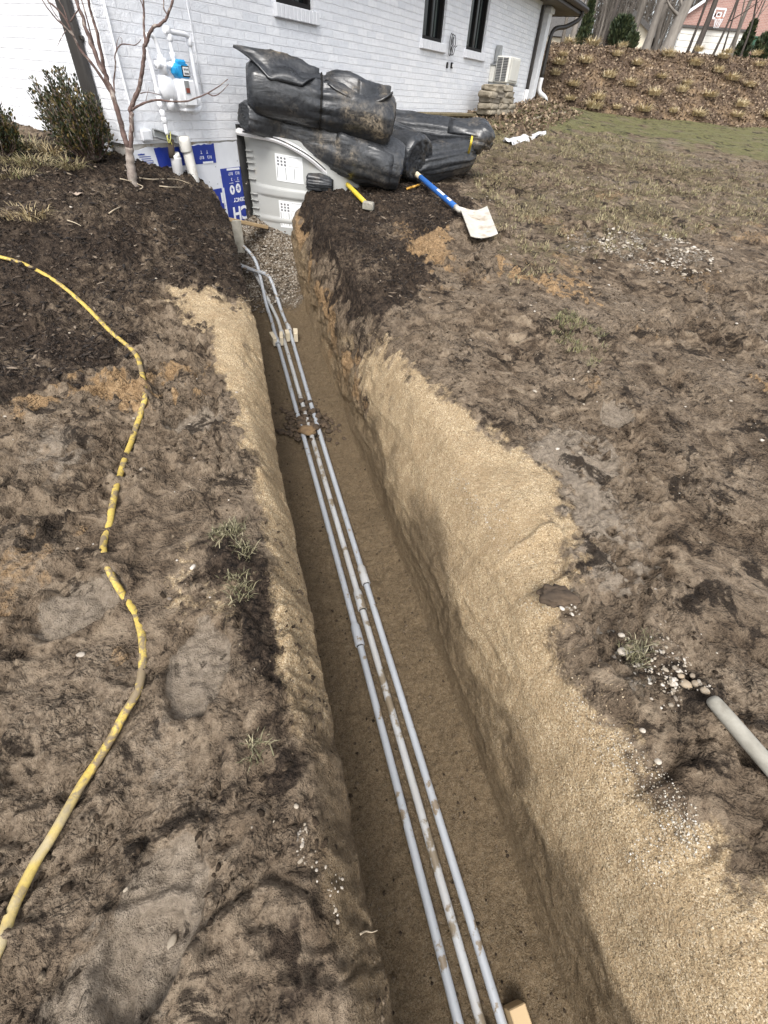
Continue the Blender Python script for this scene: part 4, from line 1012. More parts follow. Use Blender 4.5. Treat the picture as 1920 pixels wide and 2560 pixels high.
# ================================================================== BLACK PLASTIC ROLLS
def loft(cs, ra, rb, seed, n=64, sub=14, wr=.02, lum=.03, pinch=None, twist=0.0, endcap=True, upv=None, fold=0):
    C_ = spline(cs, sub); k = len(C_); tt = np.linspace(0, 1, k); ts = np.linspace(0, 1, len(ra))
    RA = np.interp(tt, ts, ra); RB = np.interp(tt, ts, rb)
    T = np.gradient(C_, axis=0); T /= np.linalg.norm(T, axis=1)[:, None]
    G = []
    L = np.linalg.norm(C_[-1] - C_[0])
    for i in range(k):
        up = np.array([0, 0, 1.]); up -= T[i] * (up @ T[i]); up /= np.linalg.norm(up); a = np.cross(T[i], up)
        th = np.linspace(0, 2 * math.pi, n + 1)[:-1]
        x = tt[i] * L
        w1 = fbm(np.cos(th) * 1.4 + seed, np.sin(th) * 1.4 + x * 1.1, x * .7 + 0 * th, 3, seed) * lum
        w2 = (1 - np.abs(fbm(np.cos(th) * 3.2 + seed + x * .5, np.sin(th) * 3.2, x * .7 + 0 * th + 9, 3, seed + 5))) ** 3 * wr - wr * .4
        s = 1.0
        if pinch is not None:
            dx = (tt[i] - pinch) * L; s = 1 - .075 * math.exp(-(dx / .035) ** 2) - .015 * math.exp(-(dx / .15) ** 2)
            w2 = w2 + .016 * np.sin(th * 13 + seed) * math.exp(-abs(dx) / .13)
        e = tt[i]; endr = 1 - .16 * max(0, 1 - e / .05) ** 2 - .09 * max(0, 1 - (1 - e) / .05) ** 2
        ra_ = RA[i] * s * endr; rb_ = RB[i] * s * endr
        flat = np.where(np.sin(th) < -.55, .10 * (np.abs(np.sin(th)) - .55), 0)
        rr = 1 + (w1 + w2) / max(RA[i], .1) - flat
        G.append(C_[i] + np.cos(th)[:, None] * a * (ra_ * rr)[:, None] + np.sin(th)[:, None] * up * (rb_ * rr)[:, None])
    G = np.array(G); m = MB()
    V = G.reshape(-1, 3); F = [(i * n + j, i * n + (j + 1) % n, (i + 1) * n + (j + 1) % n, (i + 1) * n + j) for i in range(k - 1) for j in range(n)]
    m.add(V, F)
    if endcap:
        for (row, sg) in ((0, -1), (k - 1, 1)):
            c = C_[row]; ring0 = G[row]; prev = None; base = []
            for q in range(1, 9):
                f = 1 - q / 8.5; dep = (.022 if q % 2 else -.006) * (1 if q < 8 else .5)
                jit = np.array([1 + .05 * math.sin(j * .9 + q * 2 + seed) for j in range(n)])[:, None]
                base.append(c + (ring0 - c) * f * jit + T[row] * sg * dep)
            rings = [ring0] + base; V = np.array(rings).reshape(-1, 3)
            F = [(i * n + j, i * n + (j + 1) % n, (i + 1) * n + (j + 1) % n, (i + 1) * n + j) for i in range(len(rings) - 1) for j in range(n)]
            F.append(tuple((len(rings) - 1) * n + j for j in range(n)))
            if sg < 0: F = [f[::-1] for f in F]
            m.add(V, [f[::-1] for f in F] if sg < 0 else F)
    return m, G, C_, T
GRP = 'black plastic rolls piled over the window well'
# upper roll, cinched at its middle, with a loose flap on top
uL_, uM_, uR_ = wp((538, 190), .32), yp((685, 222), 7.15), yp((842, 262), 7.35)
def upt(t): return spline([uL_, uM_, uR_], 20)[int(t * 40)]
ur = thing('black_roll', (uM_[0], uM_[1], uM_[2] - .3), 'topmost black plastic roll, cinched at its middle with a pointed loose flap', 'roll', GRP)
m, G, C_, T = loft([uL_, (uL_ + uM_) / 2 + [0, 0, .01], uM_, (uM_ + uR_) / 2 + [0, 0, .015], uR_], [.26, .265, .26, .265, .25], [.255, .26, .255, .26, .25], 3, wr=.012, lum=.012, pinch=.53)
m.build('rolled_sheet', 'tarp', ur)
m = MB(); k = int(.53 * (len(C_) - 1)); 
ring = [C_[k] + (p - C_[k]) * 1.03 for p in G[k]]; m.tube(ring + ring[:1], .011, 6, cap=False); m.build('cord', 'black_metal', ur)
def flap(t0, t1, seed, tip):
    k0, k1 = int(t0 * (len(C_) - 1)), int(t1 * (len(C_) - 1)); rows = []
    nn = G.shape[1]
    ks = np.linspace(k0, k1, 26)
    for q, kf in enumerate(ks):
        kk = int(kf); s = q / 25; c = C_[kk]; up = np.array([0, 0, 1.]); a = np.cross(T[kk], up); a /= np.linalg.norm(a); up = np.cross(a, T[kk]); R0 = np.linalg.norm(G[kk][nn // 4] - c)
        wdt = math.sin(math.pi * (.12 + .80 * s)) ** .5 if not tip else (1 - s) ** .35 * min(1, .25 + s * 3) if False else min(1.0, .35 + 2.2 * s) * (1 - .55 * max(0, (s - .75) / .25))
        row = []
        for j, th in enumerate(np.linspace(-1.1, 1.2, 30)):
            f = th * wdt
            fold_ = .030 * math.sin(th * 6 + 1.5 * math.sin(s * 5 + seed)) * (0.4 + s) + .02 * float(fbm(th * 3 + seed, s * 5, 0, 3, seed))
            lift = .022 + .035 * math.sin(math.pi * min(1, s * 1.15)) + (.07 * (1 - s) ** 3 if tip else 0)
            e = 1.0 if abs(th) < .9 else .9
            p_ = c + (a * math.sin(f) * 1.0 + up * math.cos(f)) * (R0 + lift * math.cos(f * 1.1) + fold_)
            if tip and s < .3:
                k_ = ((.3 - s) / .3) ** 1.7; p_ = p_ * (1 - k_) + (TIP + (p_ - c) * .05) * k_
            row.append(p_)
        rows.append(row)
    m = MB(); m.sheet(rows, -.02); return m
TIP = wp((504, 101), .25)
m = flap(.02, .50, 5, True); m.build('loose_flap', 'tarp', ur)
m = flap(.57, .97, 8, False); m.build('loose_flap', 'tarp', ur)
# lower roll, widening toward the trench
lL, lA, lB, lC = wp((528, 250), .30), yp((610, 272), 7.25), yp((730, 317), 7.4), yp((862, 365), 7.5)
lr = thing('black_roll', (lC[0], lC[1], lC[2] - .35), 'widening dusty black roll directly under the cinched one, ending by the shovel handle', 'roll', GRP)
m, G2, C2, T2_ = loft([lL, lA, lB, lC], [.15, .22, .34, .30], [.14, .20, .32, .27], 11, wr=.022, lum=.03); m.build('rolled_sheet', 'tarp_dusty', lr)
m = MB(); rows = []
for s in np.linspace(.66, .97, 14):
    kk = int(s * (len(C2) - 1)); q = []
    for j in range(30, 70):
        jj = j % G2.shape[1]; q.append(C2[kk] + (G2[kk][jj] - C2[kk]) * (1.03 + .05 * math.sin(s * 34 + j * .22)))
    rows.append(q)
m.sheet(rows, .01); m.build('wrinkled_wrap', 'tarp_dusty', lr)
# the others
mA, mB_ = yp((840, 318), 8.3), yp((905, 345), 7.9)
o = thing('black_roll', (mB_[0], mB_[1], mB_[2] - .3), 'short black roll end bulging out behind the shovel handle tip', 'roll', GRP)
m, *_ = loft([mA + (mA - mB_) * .8, mA, mB_], [.28, .29, .29], [.28, .29, .27], 17, wr=.022, lum=.03); m.build('rolled_sheet', 'tarp', o)
rA, rB, rC = yp((880, 283), 8.9), yp((960, 292), 8.75), yp((1040, 302), 8.6)
o = thing('black_roll', (rB[0], rB[1], rB[2] - .3), 'flattened black roll lying furthest right with a drooping pointed end', 'roll', GRP)
m, G4, C4, T4 = loft([rA - (rB - rA) * .6, rA, rB, rC, rC + (rC - rB) * .25 - [0, 0, .06]], [.25, .24, .22, .20, .05], [.24, .22, .20, .19, .05], 23, wr=.028, lum=.03); m.build('rolled_sheet', 'tarp', o)
m = MB(); rows = []
for s in np.linspace(.55, .98, 12):
    kk = int(s * (len(C4) - 1)); rows.append([C4[kk] + (G4[kk][j % 64] - C4[kk]) * (1.06 + .10 * math.sin(s * 21 + j * .3)) for j in range(2, 34)])
m.sheet(rows, .01); m.build('loose_flap', 'tarp', o)
sA, sB = yp((930, 352), 8.25), yp((1000, 338), 8.45)
o = thing('black_roll', (sA[0], sA[1], sA[2] - .25), 'low crumpled black roll beneath the furthest right one, beside the thin yellow cord', 'roll', GRP)
m, *_ = loft([sA - (sB - sA) * .6, sA, sB, sB + (sB - sA) * .3], [.22, .24, .22, .10], [.20, .23, .21, .09], 29, wr=.05, lum=.06); m.build('rolled_sheet', 'tarp', o)
tA, tB = yp((668, 396), 7.15), yp((716, 402), 7.15)
o = thing('black_bundle', (tA[0], tA[1], tA[2] - .12), 'small crumpled black sheet bundle on the bank edge in front of the well', 'sheet')
m, *_ = loft([tA - (tB - tA) * .15, tA, (tA + tB) / 2, tB], [.05, .12, .12, .08], [.05, .09, .09, .06], 37, wr=.07, lum=.08, n=40); m.build('crumpled_sheet', 'tarp', o)
# ================================================================== IN THE TRENCH
PR = .0215
def pz(u, v): x, y = xy_of(u, v); return np.array([x, y, float(zfloor(min(v, 6.15))) + PR + .022 + (max(v, 6.15) - 6.15) * .1])
US = (.425, .507, .592)
ends = [[pz(.415, 5.9), pz(.385, 6.25) + [0, 0, .03], yp((558, 572), 6.27), yp((540, 546), 6.3), yp((522, 530), 6.35), yp((500, 512), 6.4), yp((470, 500), 6.45)],
        [pz(.49, 5.9), pz(.44, 6.3) + [0, 0, .02], yp((552, 590), 6.32), yp((538, 580), 6.36), yp((520, 573), 6.4), yp((490, 560), 6.5)],
        [pz(.585, 5.75), pz(.56, 6.05) + [0, 0, .01], yp((586, 603), 6.12), yp((574, 592), 6.16), yp((550, 585), 6.25), yp((525, 578), 6.35), yp((490, 570), 6.5)]]
cl = ['left of three parallel grey conduits in the trench, its coupling nearest the camera', 'middle muddy one of three parallel grey conduits along the trench floor', 'right of three parallel grey conduits, bending lowest at the far end']
coup = [(1.53, 5.35), (1.80, 5.5), (1.98, 5.62)]
for i in range(3):
    vs = np.arange(-1.6, 5.75, .25); U0 = US[i]
    path = [pz(U0 + .008 * math.sin(v * .8 + i) + (.05 * (v - 5) / .75 * (-.2 if i < 2 else .0) if v > 5 else 0), v) + [0, 0, .004 * math.sin(v * 1.7 + i * 2)] for v in vs] + ends[i]
    P = spline(path, 4)
    for _ in range(6): P[40:-1] = (P[39:-2] + 2 * P[40:-1] + P[41:]) / 4
    o = thing('conduit', P[10], cl[i], 'conduit', 'conduits in the trench')
    m = MB(); m.tube(P, PR, 14); m.build('barrel', 'conduit_dirty' if i == 1 else 'conduit', o)
    for cv in coup[i]:
        vv = np.array([p[0] * T2[0] + p[1] * T2[1] for p in P]); j = int(np.argmin(np.abs(vv - cv))); t = P[j + 1] - P[j - 1]; t /= np.linalg.norm(t); c = P[j]
        L = .075
        m = MB(); m.tube([c - t * L, c - t * (L - .006), c + t * (L - .012), c + t * (L + .012)], [PR * 1.40, PR * 1.48, PR * 1.42, PR * 1.02], 14); cpl = m.build('coupling', 'conduit_dirty' if i else 'conduit', o, auto=30)
        m = MB(); m.tube([c - t * (L + .007), c - t * (L - .001)], [PR * 1.06, PR * 1.12], 14); m.build('glue_ring', 'rubber', cpl)
TA3 = np.array([T2[0], T2[1], .1]); TA3 /= np.linalg.norm(TA3); UA3 = np.array([U2[0], U2[1], 0.0]); ZA3 = np.cross(UA3, TA3)
wb = [(.372, 5.36, (.045, .16, .10), .15), (.468, 5.36, (.04, .16, .10), -.1), (.548, 5.42, (.045, .09, .11), .05), (.645, 5.42, (.05, .13, .11), -.12)]
wl = ['pale wood block at far spacer, left of all the conduits', 'pale wood block at far spacer, between left and middle conduits', 'pale wood block at far spacer, between middle and right conduits', 'pale wood block at far spacer, right of all the conduits']
for i, (u, v, sz, rz) in enumerate(wb):
    c = flz(u, v, .065); m = MB(); a = UA3 * math.cos(rz) + TA3 * math.sin(rz); b = -UA3 * math.sin(rz) + TA3 * math.cos(rz)
    m.bbox(c, sz, [a, b, np.cross(a, b)], r=.004); o = m.build('wood_block', 'wood_pale', None, smooth=False, org=c - [0, 0, .05]); tag(o, wl[i], 'wood block', 'wood blocks spacing the conduits')
c = flz(.668, -.365, .06); m = MB(); m.bbox(c, (.075, .22, .10), [UA3, TA3, ZA3], r=.004); o = m.build('wood_block', 'wood', None, smooth=False, org=c); tag(o, 'yellowish wood block end right of the conduits at bottom of the photo', 'wood block', 'wood blocks spacing the conduits')
c = flz(.548, -.37, .035); m = MB(); m.bbox(c, (.05, .16, .07), [UA3 * .92 + TA3 * .39, TA3 * .92 - UA3 * .39, ZA3], r=.004); o = m.build('wood_block', 'wood_old', None, smooth=False, org=c); tag(o, 'grey wood block between two conduits at bottom of the photo', 'wood block', 'wood blocks spacing the conduits')
# lumps of earth fallen on the conduits
c = flz(.47, 3.62, .075); m = MB(); V, F = ICO[3]
W = V * (1 + .28 * fbm(V[:, 0] * 2.2, V[:, 1] * 2.2, V[:, 2] * 2.2, 4, 301)[:, None]) * np.array([.085, .06, .04]); m.add(W + c, F); o = m.build('soil_clod', 'clod', None, org=c - [0, 0, .03]); tag(o, 'flat light brown lump of earth lying on the left and middle conduits', 'clod')
m = MB()
for i in range(260):
    a = rng.normal(size=2); u = .50 + a[0] * .12 + (0 if i % 3 else .1); v = 3.82 + a[1] * .16; s = abs(rng.normal()) * .012 + .006
    if abs(u - .5) > .36: continue
    onp = min(abs(u - q) for q in US) < .03
    m.rock(flz(u, v, s * .5 + (.045 if onp and rng.random() < .7 else .012)), (s * 1.4, s * 1.2, s), i, 1, .8, .35)
o = m.build('loose_soil', 'clod_dark', None); tag(o, 'dark brown loose earth crumbled over the three conduits', 'soil', kind='stuff')
# plank across the far end of the trench and the grey stake under it
a, b = wp(zW(430, 915), .40), wp(zW(1000, 1035), .28); d = b - a; L = np.linalg.norm(d); d /= L; s_ = np.cross(d, [0, 0, 1.]); s_ /= np.linalg.norm(s_); n_ = np.cross(s_, d)
m = MB(); m.bbox((a + b) / 2, (L, .13, .04), [d, s_, n_], r=.004); o = m.build('plank', 'wood', None, smooth=False, org=(a + b) / 2); tag(o, 'new pine plank bridging the far end of the trench below the blue boards', 'plank')
a, b = wp(zW(610, 1010), .47), wp(zW(655, 1330), .47)
m = MB(); m.bbox((a + b) / 2, (.13, .035, abs(a[2] - b[2]) + .1), [UA3, np.array([T2[0], T2[1], 0]), [0, 0, 1]], r=.004); o = m.build('stake', 'wood_old', None, smooth=False, org=(b[0], b[1], b[2] - .05)); tag(o, 'grey weathered board standing upright under the new pine plank', 'board')

# ================================================================== TOOLS AND HOSE ON THE GROUND
# shovel
h0 = gp((886, 392)); h0[2] += .14; bl_ = gp((993, 472)); br_ = gp((1049, 463)); bb_ = gp((1014, 527)); bd_ = gp((1072, 521))
nrmS = np.array([0, 0, 1.]); 
hd = (bl_ * .62 + br_ * .38) + [0, 0, .055]
hd = gp((988, 468)) + [0, 0, .075]
shv = thing('shovel', gp((1030, 495)), 'flat white bladed shovel with blue and white handle lying by the rolls', 'shovel')
d = hd - h0
m = MB(); m.tube([h0 + d * .22, h0 + d * .23, h0 + d * .94, h0 + d * .95], [.030, .034, .034, .030], 14); sh_ = m.build('handle_sleeve', 'blue_handle', shv)
m = MB(); 
for (t0, t1) in ((.60, .74), (.80, .87)):
    m = MB(); sd_ = np.cross(d / np.linalg.norm(d), [0, 0, 1.]); sd_ /= np.linalg.norm(sd_); un_ = np.cross(sd_, d / np.linalg.norm(d))
    m.sheet([[h0 + d * t + sd_ * .0352 * math.sin(q) + un_ * .0352 * math.cos(q) for q in np.linspace(-.1, .75, 5)] for t in np.linspace(t0, t1, 6)])
    m.build('sticker', 'label', sh_)
m = MB(); m.tube([h0 - d * .25, h0, h0 + d * .22], [.034, .036, .032], 14); m.build('handle', 'wood_pale', shv)
G3 = []
for i, s in enumerate(np.linspace(0, 1, 16)):
    row = []
    for j, t in enumerate(np.linspace(0, 1, 22)):
        L_ = bl_ * (1 - s) + bb_ * s; R2 = br_ * (1 - s) + bd_ * s; p = L_ * (1 - t) + R2 * t
        notch = .10 * math.exp(-((t - .46) / .16) ** 2) * max(0, 1 - s * 3)
        p = p + (bb_ - bl_) * notch * .35
        z = .062 + .03 * (2 * t - 1) ** 2 + .018 * math.exp(-((t - .46) / .10) ** 2) * max(0, 1 - s * 1.5) - .012 * s
        row.append(p + np.array([0, 0, z]))
    G3.append(row)
m = MB(); m.sheet(G3, .006); bld = m.build('blade', 'shovel', shv, auto=50)
bc = bl_ * .58 + br_ * .42
m = MB(); m.tube([h0 + d * .95, h0 + d * 1.0, bc + [0, 0, .062] + (bb_ - bl_) * .08, bc + [0, 0, .040] + (bb_ - bl_) * .28], [.034, .032, .026, .008], 12); m.build('socket', 'shovel', shv)
# hammer with yellow handle
a, b = gp(zB(722, 922)) + [0, 0, .05], gp(zB(848, 1052)) + [0, 0, .05]
hm = thing('hammer', b, 'yellow handled hammer with blocky grey head lying on the dark bank edge', 'hammer')
m = MB(); m.tube([a, a + (b - a) * .02, b], [.022, .028, .028], 12); hh_ = m.build('handle', 'yellow', hm)
d = (b - a) / np.linalg.norm(b - a); L = np.linalg.norm(b - a); sd_ = np.cross(d, [0, 0, 1.]); sd_ /= np.linalg.norm(sd_); un_ = np.cross(sd_, d)
m = MB()
for i in range(14): m.box(a + d * (L * (i + .7) / 15) + un_ * .0265 + sd_ * .010, (.002, .012 + .008 * (i % 4 == 0), .004), [d, sd_, un_])
m.build('scale_marks', 'print_grey', hh_, smooth=False)
e1 = lipc[-1] - [0, 0, .01]
m = MB(); m.tube(spline([e1, yp((722, 390), a[1] * .5 + e1[1] * .5), a - d * .06, a], 6), .012, 8); m.build('orange_neck', 'orange', hm)
c = b + d * .04; sx = np.cross(d, [0, 0, 1.]); sx /= np.linalg.norm(sx)
m = MB(); m.bbox(c + [0, 0, .0], (.075, .135, .085), [d * .8 + sx * .6, sx * .8 - d * .6, np.cross(d * .8 + sx * .6, sx * .8 - d * .6)], r=.012); m.build('head', 'wood_old', hm, auto=40)
# cords
p0_ = gp(zB(1352, 850)); pts = [yp(zB(1470, 620), 8.15), yp(zB(1462, 665), 8.1), yp(zB(1440, 740), p0_[1] * .5 + 4.05), yp(zB(1405, 795), p0_[1] * .7 + 2.4), p0_ + [0, 0, .02], gp(zB(1335, 860)) + [0, 0, -.02]]
m = MB(); m.tube(spline(pts, 8), .016, 8); o = m.build('cord', 'yellow', None, org=p0_); tag(o, 'yellow cord hanging down from the furthest right black roll', 'cord')
pts = [gp(zB(1080, 938)) + [0, 0, .015], gp(zB(1105, 938)) + [0, 0, .03], gp(zB(1130, 930)) + [0, 0, .03], gp(zB(1160, 905)) + [0, 0, .0]]
m = MB(); m.tube(spline(pts, 6), .014, 8); o = m.build('cord', 'orange', None, org=pts[1]); tag(o, 'short orange cord end poking out beside the wooden shovel handle tip', 'cord')
# grey pole, bottom right
a = gp((1526, 1512)) + [0, 0, .025]; b = gp((1700, 1725)) + [0, 0, .04]; d = b - a; L = np.linalg.norm(d)
ts = [0, .004, .012, .03, .07, .2, .5, 1, 2.2]; rs = [.005, .013, .019, .025, .028, .0295, .030, .031, .032]
m = MB(); m.tube([a + d * t for t in ts], rs, 18); o = m.build('pole', 'wood_old', None, org=b); tag(o, 'grey weathered wooden pole with rounded tip, cropped by the right edge', 'pole')
# yellow hose, partly trodden into the mud
hp = [(-120, 548), (-50, 552), (0, 560), (60, 577), (130, 615), (190, 670), (240, 722), (290, 765), (306, 800), (312, 850), (306, 885), (295, 930), (268, 990), (250, 1050), (237, 1120), (226, 1165), (222, 1192), (232, 1225), (262, 1280), (290, 1320), (306, 1370), (310, 1420), (300, 1485), (270, 1550), (228, 1625), (180, 1705), (130, 1790), (80, 1875), (30, 1975), (0, 2045), (-50, 2170)]
sink = [0, 0, .0, 0, 0, 0, 0, -.008, -.004, -.004, -.010, -.012, -.009, -.009, -.013, -.034, -.010, -.014, -.016, -.020, -.012, -.012, -.008, 0, .004, .006, .006, .004, 0, 0, 0]
HP = [gp(p) for p in hp]; g_ = np.array(HP)
sm = g_.copy(); sm[1:-1, 2] = (g_[:-2, 2] + 2 * g_[1:-1, 2] + g_[2:, 2]) / 4
sm[:, 2] += .5 * np.maximum(0, g_[:, 2] - sm[:, 2]) + .016 + np.array(sink)
P = spline(sm, 7); zg_ = gz(P[:, 0] * U2[0] + P[:, 1] * U2[1], P[:, 0] * T2[0] + P[:, 1] * T2[1]); sk = np.interp(np.linspace(0, 1, len(P)), np.linspace(0, 1, len(sink)), sink)
zt2 = zg_ + .016 + sk; P[:, 2] = .2 * P[:, 2] + .8 * np.convolve(np.pad(zt2, 8, 'edge'), np.ones(17) / 17, 'valid')
m = MB(); rr = np.interp(np.linspace(0, 1, len(P)), [0, .25, .6, .8, 1], [.0150, .0150, .0148, .0150, .0150]); m.tube(P, rr, 12, squash=.8)
def hose_mat():
    m, n, b = new_mat('muddy_yellow_hose'); co = objco(n)
    f = noise(n, co, 26, 6, .65, .5); f2 = noise(n, co, 5, 3); f3 = noise(n, co, 90, 3)
    k = math_(n, 'ADD', f, math_(n, 'MULTIPLY', math_(n, 'SUBTRACT', f2, .5), .8))
    mud = ramp(n, k, [(.50, (0, 0, 0)), (.60, (.9, .9, .9))])
    y = ramp(n, f3, [(.3, (.44, .30, .035)), (.7, (.62, .46, .06))])
    a_ = n.nodes.new('ShaderNodeSeparateXYZ'); n.links.new(co, a_.inputs[0])
    worn = math_(n, 'MULTIPLY', ramp(n, a_.outputs['Y'], [(.28, (1, 1, 1)), (.42, (0, 0, 0))]), ramp(n, noise(n, co, 9, 4), [(.40, (.15, .15, .15)), (.55, (.9, .9, .9))]))
    col = mix(n, mud, mix(n, .22, y, (.36, .29, .2)), (.17, .13, .09)); col = mix(n, worn, col, (.4, .33, .2))
    n.links.new(col, b.inputs['Base Color']); b.inputs['Roughness'].default_value = .55; bump(n, b, k, .4, .006); return m
M['hose'] = hose_mat()
o = m.build('hose', 'hose', None); tag(o, 'long yellow hose snaking over the left bank, muddy and partly buried', 'hose')

# ================================================================== PLANTS NEAR THE HOUSE
def leaf_quads(P, D, L, W, mb):
    for p, d, l, w_ in zip(P, D, L, W):
        s = np.cross(d, rng.normal(size=3)); s /= np.linalg.norm(s) + 1e-9; nn = np.cross(s, d)
        mb.add([p, p + d * l * .45 + s * w_ + nn * w_ * .3, p + d * l, p + d * l * .45 - s * w_ + nn * w_ * .3], [(0, 1, 2, 3)])
def bush(name, base, H, Rr, nst, label, cat, mat, twig, lean=(0, 0), top=.55, lsize=.03, group=None):
    t = thing(name, base, label, cat, group)
    st, lf = MB(), MB()
    for i in range(nst):
        az = rng.random() * 6.283; sp_ = rng.random() ** .6; h = H * (.45 + .62 * rng.random() ** .8) * (1 - .3 * sp_ ** 2)
        r = Rr * sp_
        b0 = base + np.array([math.cos(az), math.sin(az), 0]) * r * .25
        tipp = base + np.array([math.cos(az) * r * 1.05 + lean[0] * h, math.sin(az) * r * 1.05 + lean[1] * h, h])
        mid = (b0 + tipp) / 2 + np.array([math.cos(az), math.sin(az), 0]) * r * .22
        P = spline([b0, mid, tipp], 7); st.tube(P, np.linspace(.006, .0018, len(P)), 4)
        n = int(34 + h * 45); k = np.sort(rng.random(n) ** .7) * .85 + .15
        for q in k:
            j = min(int(q * (len(P) - 1)), len(P) - 2); f = q * (len(P) - 1) - j; p = P[j] * (1 - f) + P[j + 1] * f
            ax = P[j + 1] - P[j]; ax /= np.linalg.norm(ax); rd = rng.normal(size=3); rd -= ax * (rd @ ax); rd /= np.linalg.norm(rd)
            off = rd * abs(rng.normal()) * .045 * (1 - q * .75); d = ax * (.7 + .4 * q) + rd * .7; d /= np.linalg.norm(d)
            l = lsize * (.7 + .6 * rng.random())
            leaf_quads([p + off], [d], [l], [l * .26], lf)
    lf.build('foliage', mat, t, smooth=False); st.build('stem', twig, t)
    return t
b1 = gp((196, 342)); b1 = b1 + np.array([0, 0, -.02])
bush('boxwood_shrub', b1, .64, .28, 150, 'larger bronze tinged boxwood shrub beside the dark downspout', 'shrub', 'box_leaf', 'bark', lean=(-.12, -.02))
b2 = gp((5, 340))
bush('boxwood_shrub', b2, .42, .22, 90, 'darker boxwood shrub cut off by the left edge of the photo', 'shrub', 'box_leaf', 'bark')
b3 = gp((228, 322)); 
def blades(base, n, spread, h, mat_, name, label=None, cat=None, group=None, droop=.6, w_=.006, parent=None, seg=4, flat=1.0):
    m = MB()
    for i in range(n):
        az = rng.random() * 6.283; r0 = spread * .35 * rng.random() ** .5; l = h * (.55 + .6 * rng.random()); out = (.25 + .9 * rng.random()) * droop
        d = np.array([math.cos(az), math.sin(az), 0]); p0 = base + np.array([math.cos(az + rng.normal() * .6), math.sin(az + rng.normal() * .6), 0]) * r0; s = np.array([-d[1], d[0], 0])
        V = []; F = []
        for k in range(seg + 1):
            t = k / seg; p = p0 + d * l * out * t ** 1.6 + np.array([0, 0, l * flat * (t - .55 * out * t * t)]); ww_ = w_ * (1 - t * .85); V += [p - s * ww_, p + s * ww_]
            if k: F.append((2 * k - 2, 2 * k - 1, 2 * k + 1, 2 * k))
        m.add(V, F)
    o = m.build(name, mat_, parent, smooth=False, org=base)
    if label: tag(o, label, cat, group)
    return o
GG = 'dried grass clumps on the mulch bed'
for p, n, sp, h, mt, lb in (((58, 322), 260, .55, .17, 'straw_dull', 'broad dry grass clump between the two boxwood shrubs'), ((112, 335), 170, .4, .15, 'straw', 'pale dry grass clump at the foot of the larger boxwood shrub'),
                        ((150, 362), 130, .30, .15, 'straw_dull', 'green and straw grass clump in front of the larger boxwood shrub'), ((60, 352), 240, .6, .12, 'straw_dull', 'flattened brown grass clump left of the green and straw one'), ((20, 378), 160, .5, .10, 'straw_dull', 'flattened brown grass clump at the left edge, under the darker shrub'),
                        ((62, 468), 120, .38, .13, 'straw', 'small straw coloured grass clump alone on dark mulch above the hose')):
    blades(gp(p) - [0, 0, .01], n, sp, h, mt, 'grass_clump', lb, 'grass clump', GG, droop=1.35, w_=.005)
# bare young tree
tb = gp((287, 394)); ty = tb[1]
def tz(x, y, dy=0.0): return yp(zA(x, y), ty + dy)
tr = thing('young_tree', tb, 'bare young tree with reddish branches and pale forked base by the house corner', 'tree')
def limb(pts, r0, r1, name='branch', par=None, n=10):
    P = spline(pts, 6); wob = np.stack([fbm(np.arange(len(P)) * .35 + k * 9, np.zeros(len(P)), 0, 2, 311 + int(r0 * 1000)) for k in range(3)], 1) * r0 * .35; P = P + wob * np.clip(np.arange(len(P)) / 4, 0, 1)[:, None]
    rr = (1.0 if name == 'trunk' else .84) * np.linspace(r0, r1, len(P)) * (1 + .10 * np.sin(np.arange(len(P)) * 1.9)); m = MB(); m.tube(P, rr, n); return m.build(name, 'bark_base' if name == 'trunk' else 'bark', par or tr)
limb([tb - [0, 0, .15], tz(858, 1160), tz(846, 1060), tz(838, 960)], .046, .034, 'trunk')
limb([tz(838, 985), tz(812, 900), tz(775, 760), tz(725, 610), tz(690, 500), tz(650, 425, .02), tz(600, 300, .04), tz(560, 190, .06), tz(520, 70, .08), tz(490, -10, .1), tz(420, -260, .12), tz(350, -600, .15), tz(300, -900, .2)], .030, .008, 'stem')
limb([tz(690, 500), tz(672, 420, -.02), tz(640, 260, -.05), tz(605, 130, -.06), tz(575, 10, -.08), tz(540, -200, -.1), tz(500, -600, -.1)], .019, .006)
limb([tz(640, 400, .02), tz(585, 100 + 110, .1), tz(545, 60, .12), tz(525, -20, .14), tz(500, -200, .15)], .008, .004)
limb([tz(725, 610), tz(610, 430, -.05), tz(520, 320, -.08), tz(470, 215, -.1), tz(425, 120, -.12), tz(350, 40, -.14), tz(300, -10, -.16), tz(220, -150, -.2)], .014, .005)
limb([tz(480, 235, -.1), tz(435, 190, -.12), tz(360, 120, -.16), tz(300, 40, -.2), tz(270, -10, -.2), tz(230, -100, -.2)], .008, .003)
limb([tz(435, 190, -.11), tz(370, 110, -.05), tz(320, 20, -.05), tz(290, -80, -.05)], .005, .002)
limb([tz(445, 160, -.1), tz(415, 60, -.1), tz(380, 0, -.1), tz(360, -80, -.1)], .006, .003)
limb([tz(425, 200, -.12), tz(400, 240, -.12), tz(372, 296, -.12)], .004, .002)
limb([tz(455, 140, 0), tz(490, 90, .02), tz(512, 45, .02), tz(500, -40, .02)], .006, .004)
limb([tz(842, 975), tz(850, 860), tz(852, 760), tz(846, 705), tz(880, 620), tz(905, 540), tz(925, 430), tz(935, 350), tz(945, 285), tz(962, 225), tz(1000, 170), tz(1060, 145), tz(1090, 95), tz(1120, 0), tz(1140, -150), tz(1180, -500)], .024, .008, 'stem')
limb([tz(942, 290), tz(935, 200, .02), tz(932, 80, .03), tz(930, -10, .03), tz(900, -300, .05)], .012, .006)
limb([tz(930, 60, .03), tz(918, 20, .03), tz(905, -10, .03)], .005, .003)
limb([tz(1088, 100), tz(1062, 55), tz(1060, -5), tz(1050, -200)], .007, .004)
